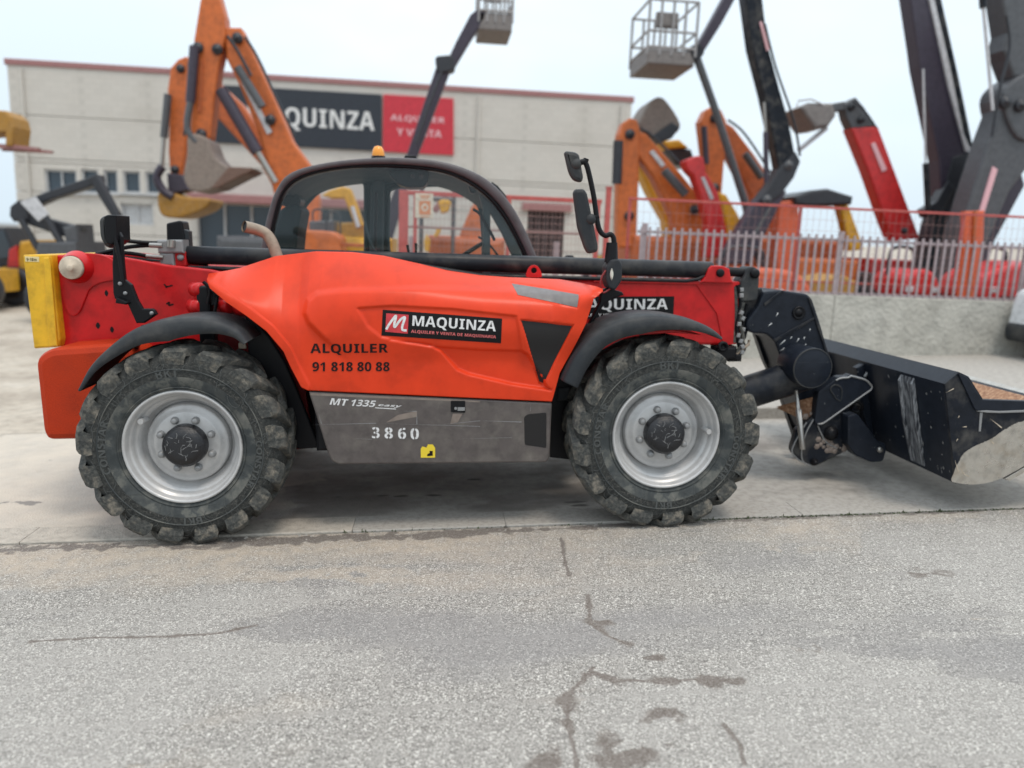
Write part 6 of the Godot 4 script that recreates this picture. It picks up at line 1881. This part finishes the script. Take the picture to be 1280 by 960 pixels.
	slab_(t, "jib", V([9.728, 5.107, 10.151, 5.196, 10.243, 5.037, 9.788, 4.913]), z - .05, .25, "lift_grey", .03)
	slab_(t, "basket", V([9.044, 4.97, 9.229, 5.078, 9.766, 5.092, 9.867, 4.852, 9.715, 4.612, 9.431, 4.564]), z + .2, 1.0, "basket_grey", .06)
	bar(t, "basket_rail", [Vector3(8.953, 4.933, -11.8), Vector3(8.987, 5.096, -11.8), Vector3(9.265, 5.144, -11.8), Vector3(9.56, 5.047, -11.8)], .02, "rail_white", 6)
	bar(t, "strut", [Vector3(9.819, 4.632, -12.1), Vector3(9.239, 4.134, -12.1)], .05, "rail_white", 8)
	slab_(t, "stripe", V([10.807, 4.337, 10.894, 4.375, 11.245, 3.819, 11.141, 3.763]), z + .03, .04, "sign_pink", .005)
	pins(t, [Vector3(10.525, 4.822, -12), Vector3(10.275, 5.072, -12), Vector3(11.834, 2.534, -12)], .07)
	bar(t, "hose", bend([Vector3(10.241, 5.184, -11.9), Vector3(10.557, 4.973, -11.9), Vector3(10.852, 4.659, -11.9)]), .02, "lift_black", 6)
	block(t, "body", Vector3(0, 1.0, -.9), Vector3(2.2, .8, 1.5), "plant_red", .1)
	wheels(t, [-1.1, 1.0], .5, "plant_red")
	# 16 twin black booms
	z = -11.6
	t = stand("boom_lift", "pair of steep black boom sections with a pale edge near the right", "lift", V([12.843, 1.578])[0].x, z)
	slab_(t, "boom", V([11.013, 7.374, 11.378, 7.399, 12.187, 5.662, 12.846, 4.229, 12.774, 3.975, 12.832, 2.879, 12.419, 2.895, 12.176, 4.029, 11.473, 5.875, 11.366, 6.248]), z, .4, "lift_plum", .03)
	slab_(t, "boom", V([11.534, 7.41, 11.796, 7.428, 12.449, 5.838, 12.998, 4.436, 12.982, 4.302, 12.749, 4.257, 12.283, 5.507]), z - .15, .4, "navy_plain", .03)
	slab_(t, "pale_edge", V([11.378, 7.399, 11.482, 7.407, 12.115, 5.898, 12.625, 4.581, 12.841, 4.262, 12.736, 4.223, 12.134, 5.531]), z + .05, .1, "rail_white", .01)
	slab_(t, "boom_foot", V([12.458, 4.109, 12.987, 4.269, 12.987, 3.566, 12.654, 1.571, 12.092, 1.551, 12.293, 2.992]), z + .02, .5, "lift_black", .03)
	bar(t, "ram_rod", [Vector3(11.423, 5.799, -11.4), Vector3(11.75, 3.905, -11.4)], .022, "rail_white", 8)
	bar(t, "ram", [Vector3(11.748, 3.922, -11.4), Vector3(11.941, 2.968, -11.4)], .062, "navy_plain", 12)
	slab_(t, "ram_bracket", V([11.925, 2.975, 12.195, 3.157, 12.387, 3.605, 12.559, 3.444, 12.308, 2.89, 12.023, 2.81]), z + .1, .3, "lift_black", .02)
	wheels(t, [-1.1, 1.1], .5, "lift_grey")
	# 17 big grey boom at the right edge
	z = -10.2
	t = stand("boom_lift", "massive grey boom with round joint at the right edge", "lift", V([12.3, 1.539])[0].x, z)
	slab_(t, "lower_boom", V([12.5, 5.26, 13.135, 5.297, 13.345, 4.1, 12.828, 3.303, 12.492, 2.187, 12.408, 1.186, 11.783, 1.165, 11.916, 2.559, 12.232, 4.226]), z, .55, "lift_grey", .05)
	slab_(t, "upper_boom", V([12.073, 7.029, 12.985, 7.092, 13.266, 5.512, 12.599, 5.473, 12.412, 5.785, 12.285, 5.952, 12.331, 6.274]), z - .05, .5, "lift_grey", .05)
	slab_(t, "joint", crv(V([12.335, 5.042, 12.57, 5.442, 13.088, 5.561, 13.524, 5.02, 13.297, 4.373, 12.755, 4.344]), 5), z + .08, .7, "lift_grey", .05)
	slab_(t, "side_stripe", V([12.373, 3.776, 12.484, 3.72, 12.323, 2.812, 12.222, 2.145, 12.109, 2.204]), z + .03, .04, "sign_pink", .005)
	pins(t, [Vector3(12.695, 4.927, -10.1), Vector3(12.37, 4.968, -10.1)], .12, "lift_black")
	bar(t, "hose", bend([Vector3(12.145, 6.522, -10.1), Vector3(12.305, 5.959, -10.1), Vector3(12.227, 5.225, -10.1), Vector3(12.206, 4.333, -10.1)]), .03, "lift_black", 6)
	slab_(t, "far_boom", V([13.015, 3.95, 13.334, 4.122, 13.615, 3.51, 13.141, 2.373, 12.945, 1.19, 12.591, 1.178, 12.73, 2.517]), z - .6, .4, "lift_plum", .03)
	bar(t, "ram_rod", [Vector3(11.58, 6.627, -10), Vector3(12.073, 4.787, -10)], .03, "rail_white", 8)
	bar(t, "ram", [Vector3(11.426, 7.284, -10), Vector3(11.584, 6.599, -10)], .065, "navy_plain", 12)
	wheels(t, [-1.3, 1.2], .55, "lift_grey")
	# 18 orange upright behind the fence
	z = -8.2
	t = stand("loading_ramp", "upright orange ramp leaf standing behind the right end of fence", "ramp", V([10.867, 1.446])[0].x, z)
	slab_(t, "leaf", V([10.513, 2.751, 10.879, 2.781, 10.973, 2.006, 10.953, 1.28, 10.652, 1.27, 10.616, 1.992]), z, .12, "fence_orange", .02)
	slab_(t, "leaf_rib", V([10.66, 2.758, 10.719, 2.76, 10.78, 1.998, 10.833, 1.276, 10.773, 1.274, 10.75, 1.997]), z + .05, .05, "digger_dark", .01)
	# low red and orange bodies behind the pickets
	z = -8.4
	t = stand("dumper", "low red machine body behind the pickets near the right edge", "machine", V([11.748, 1.292])[0].x, z)
	slab_(t, "bonnet", crv(V([11.179, 1.558, 11.392, 1.764, 11.847, 1.894, 12.386, 1.915, 12.649, 1.322, 11.264, 1.219]), 3), z, 1.2, "plant_red", .08)
	fittings(t, 1.0)
	wheels(t, [-.4, .5], .35, "plant_red")
	z = -8.8
	t = stand("dumper", "small red machine body behind the pickets under the red boom", "machine", V([10.289, 1.317])[0].x, z)
	slab_(t, "bonnet", crv(V([9.98, 1.525, 10.172, 1.705, 10.516, 1.689, 10.7, 1.287, 10.083, 1.238]), 3), z, 1.1, "plant_red", .08)
	fittings(t, .7)
	wheels(t, [-.3, .3], .3, "plant_red")
	z = -8.6
	t = stand("dumper", "low orange machine body behind the pickets beside the boom head", "machine", V([7.086, 1.264])[0].x, z)
	slab_(t, "bonnet", crv(V([6.727, 1.503, 7.123, 1.629, 7.638, 1.62, 7.995, 1.464, 8.06, 1.155, 6.793, 1.113]), 3), z, 1.2, "fence_orange", .08)
	slab_(t, "counterweight", V([8.146, 1.441, 8.728, 1.575, 8.996, 1.471, 8.987, 1.186, 8.149, 1.158]), z - .1, 1.0, "ochre", .05)
	fittings(t, 1.1)
	wheels(t, [-.4, .6], .35, "lift_black")
	# seen through the cab: yellow digger, orange bonnet, grey plant and red panel
	z = -10.5
	t = stand("excavator", "small yellow excavator seen through the cab side window", "excavator", V([-0.135, 1.837])[0].x, z)
	slab_(t, "boom", V([-0.697, 2.639, -0.55, 2.733, -0.315, 2.817, -0.167, 2.78, -0.048, 2.493, 0.073, 2.114, -0.076, 2.078, -0.196, 2.398, -0.285, 2.6, -0.521, 2.589]), z, .3, "plant_yellow", .03)
	slab_(t, "house", V([-0.492, 2.149, 0.462, 2.205, 0.465, 1.861, -0.463, 1.824]), z - .2, 1.2, "plant_yellow", .05)
	bar(t, "ram", [Vector3(-0.116, 2.452, -10.3), Vector3(0.003, 2.078, -10.3)], .04, "rail_white", 8)
	tracks(t, 2.0, "plant_yellow")
	z = -9.4
	t = stand("compressor", "orange bonnet of a towed unit seen through the cab side window", "machine", V([-0.64, 1.746])[0].x, z)
	slab_(t, "bonnet", crv(V([-1.009, 1.882, -0.953, 1.967, -0.433, 1.975, -0.241, 1.886, -0.213, 1.721, -0.241, 1.414, -1.014, 1.385]), 3), z, .9, "digger", .04)
	slab_(t, "bar", V([-0.241, 1.789, 0.189, 1.779, 0.189, 1.723, -0.241, 1.72]), z - .1, .1, "digger_dark", .01)
	wheels(t, [-.2, .3], .3, "lift_grey")
	z = -10.0
	t = stand("generator", "grey generator with black roll hoops seen through the cab window", "machine", V([-0.658, 1.815])[0].x, z)
	slab_(t, "housing", V([-0.884, 2.149, -0.428, 2.183, -0.429, 1.39, -0.89, 1.373]), z - .2, .9, "lift_grey", .03)
	for q in [[Vector3(-0.785, 2.153, -10), Vector3(-0.769, 2.339, -10), Vector3(-0.613, 2.346, -10), Vector3(-0.585, 2.162, -10)], [Vector3(-0.529, 1.82, -10), Vector3(-0.528, 2.278, -10), Vector3(-0.313, 2.288, -10), Vector3(-0.299, 1.83, -10)]]: bar(t, "hoop", bend(q, 3), .018, "lift_black", 6)
	bar(t, "stand", [Vector3(-0.66, 1.381, -10), Vector3(-0.661, 1.163, -10)], .05, "lift_grey", 8)
	# hanging yellow buckets seen past the gate
	z = -9.0
	t = stand("bucket_rack", "rack with two yellow digger buckets seen through the gate", "rack", V([1.381, 1.896])[0].x, z)
	slab_(t, "bucket", crv(V([1.476, 2.546, 1.584, 2.591, 1.695, 2.542, 1.644, 2.393, 1.535, 2.361, 1.506, 2.44]), 3), z, .4, "plant_yellow", .03)
	slab_(t, "bucket", V([1.283, 2, 1.354, 1.894, 1.331, 1.689, 1.262, 1.7, 1.245, 1.863]), z, .4, "plant_yellow", .02)
	slab_(t, "bucket", V([1.459, 2.102, 1.541, 2.132, 1.529, 2.024, 1.449, 1.939, 1.407, 1.964]), z, .3, "plant_yellow", .02)
	for xx in [V([1.188, 2.693])[0].x, V([1.745, 2.718])[0].x]: bar(t, "upright", [Vector3(xx, foot(xx, z).y, z - .3), Vector3(xx, 3.0, z - .3)], .04, "lift_grey", 6)
	bar(t, "crossbar", [Vector3(V([1.188, 2.693])[0].x, 2.6, z - .3), Vector3(V([1.745, 2.718])[0].x, 2.6, z - .3)], .04, "lift_grey", 6)
	z = -9.6
	t = stand("excavator", "orange arm leaning behind the gate, seen through the cab", "excavator", V([2.111, 1.496])[0].x, z)
	slab_(t, "boom", V([1.763, 1.483, 1.892, 2.059, 2.08, 2.519, 2.273, 2.779, 2.391, 2.701, 2.317, 2.332, 2.243, 1.932, 2.228, 1.501]), z, .3, "digger", .03)
	slab_(t, "stick", V([1.353, 2.431, 1.587, 2.748, 1.674, 2.696, 1.454, 2.379]), z - .1, .25, "trim_red", .02)
	tracks(t, 1.6, "digger_dark")

func basket(t: Node3D, edge: Array, depth: float, high: float, rise: float) -> void:   # a work platform: floor, kick boards, rails
	var a: Vector3 = edge[0] - t.position
	var b: Vector3 = edge[1] - t.position
	var st := mk()
	var c := (a + b) / 2
	var w := absf(b.x - a.x)
	box(st, Vector3(c.x, a.y + .12 * rise + .1, c.z - depth / 2), Vector3(w, .2 + .2 * rise, depth), .04)
	obj("basket_floor", st, M.basket_grey, t)
	st = mk(true)
	for y in [.25 + .2 * rise, .68, high]:
		for q in [[a.x, 0, b.x, 0], [a.x, -depth, b.x, -depth], [a.x, 0, a.x, -depth], [b.x, 0, b.x, -depth]]:
			tube(st, [Vector3(q[0], a.y + y, a.z + q[1]), Vector3(q[2], a.y + y, a.z + q[3])], .03, 6)
	for x in 5:
		for zz in [0.0, -depth]: tube(st, [Vector3(lerpf(a.x, b.x, x / 4.0), a.y + .2, a.z + zz), Vector3(lerpf(a.x, b.x, x / 4.0), a.y + high, a.z + zz)], .03, 6)
	obj("basket_rail", st, M.rail_grey, t)
	st = mk()
	box(st, Vector3(c.x - w * .1, a.y + high * .72, c.z - .15), Vector3(w * .45, .3, .2), .04)
	obj("control_box", st, M.basket_grey, t)

func car() -> void:
	var x0: float = V([9.984, 0.625])[0].x
	var t := thing("parked_car", "white car at the right edge with a dark bumper", "car", "", road * Transform3D(Basis.IDENTITY, Vector3(x0, .12, -4.5)))
	var prof := V([.0, .42, .02, .30, .12, .24, 3.9, .24, 4.0, .4, 4.0, .78, 3.4, .86, 2.9, 1.0, 2.3, 1.40, .75, 1.42, .30, 1.05, .10, .98, .05, .80])
	var st := mk()
	ext(st, crv(rnd(prof, .06, 2), 1), -1.66, .0, .09)
	obj("body", st, M.car_white, t)
	st = mk()
	ext(st, rnd(V([-.04, .34, .0, .24, .62, .22, .62, .40, .30, .50, .02, .52, -.03, .48]), .04), -1.62, -.02, .04)
	obj("bumper", st, M.grey_plastic, t)
	st = mk()
	ext(st, V([.50, 1.02, .86, 1.34, 2.22, 1.33, 2.72, 1.0]), -1.68, .012, .008)
	obj("side_window", st, M.dark_glass, t)
	st = mk()
	ext(st, V([.02, .72, .06, .92, .22, .94, .20, .74]), -.30, .006, .01)
	obj("tail_light", st, M.sticker_red, t)
	for x in [.75, 3.15]:
		for z in [.02, -1.45]:
			st = mk(true)
			lathe(st, V([0, .0, .17, .0, .20, .012, .29, .01, .31, -.03, .31, -.19, .0, -.19]), 28, Transform3D(Basis.IDENTITY, Vector3(x, .31, z)))
			obj("wheel", st, M.black, t)

func _ready() -> void:
	# camera
	var cam := Camera3D.new()
	cam.name = "camera"
	var aim := Basis(Vector3.UP, -deg_to_rad(5.566)) * Basis(Vector3.RIGHT, -deg_to_rad(10.5))
	cam.transform = road * Transform3D(aim, Vector3(1.521, 1.813, 4.565))
	cam.fov = rad_to_deg(2.0 * atan(480.0 / 961.0))
	cam.near = .05
	cam.far = 900
	var lens := CameraAttributesPhysical.new()
	lens.frustum_focal_length = 24.02
	lens.frustum_focus_distance = 4.15
	lens.exposure_aperture = 0.85
	cam.attributes = lens
	add_child(cam)
	cam.fov = rad_to_deg(2.0 * atan(480.0 / 961.0))
	# overcast sky, soft sun
	var env := Environment.new()
	env.background_mode = Environment.BG_SKY
	var sky := Sky.new()
	var ps := ProceduralSkyMaterial.new()
	ps.sky_top_color = lin(1.5, 1.65, 1.8)
	ps.sky_horizon_color = lin(.68, .80, .89)
	ps.sky_curve = .8
	ps.ground_bottom_color = lin(.25, .24, .22)
	ps.ground_horizon_color = lin(.6, .6, .6)
	ps.energy_multiplier = 1.0
	ps.sky_cover = noise_tex(61, .006, [[0.0, Color(0, 0, 0, 1)], [0.4, Color(.06, .06, .06, 1)], [0.7, Color(.24, .23, .21, 1)], [1.0, Color(.40, .39, .36, 1)]], FastNoiseLite.TYPE_SIMPLEX_SMOOTH, 5, 1024)
	ps.sun_angle_max = 1.0
	sky.sky_material = ps
	env.sky = sky
	env.tonemap_mode = Environment.TONE_MAPPER_LINEAR
	env.tonemap_exposure = 1.07
	env.sdfgi_enabled = true
	env.ssao_enabled = true
	env.ssil_enabled = true
	var we := WorldEnvironment.new()
	we.name = "environment"
	we.environment = env
	add_child(we)
	var sun := DirectionalLight3D.new()
	sun.name = "sun"
	sun.light_color = Color(1, .965, .92)
	sun.light_energy = .5
	sun.light_angular_distance = 16
	sun.shadow_enabled = true
	sun.rotation = Vector3(deg_to_rad(-70), deg_to_rad(25), 0)
	add_child(sun)
	materials()
	ground()
	boundary()
	building()
	telehandler()
	machines()
	car()
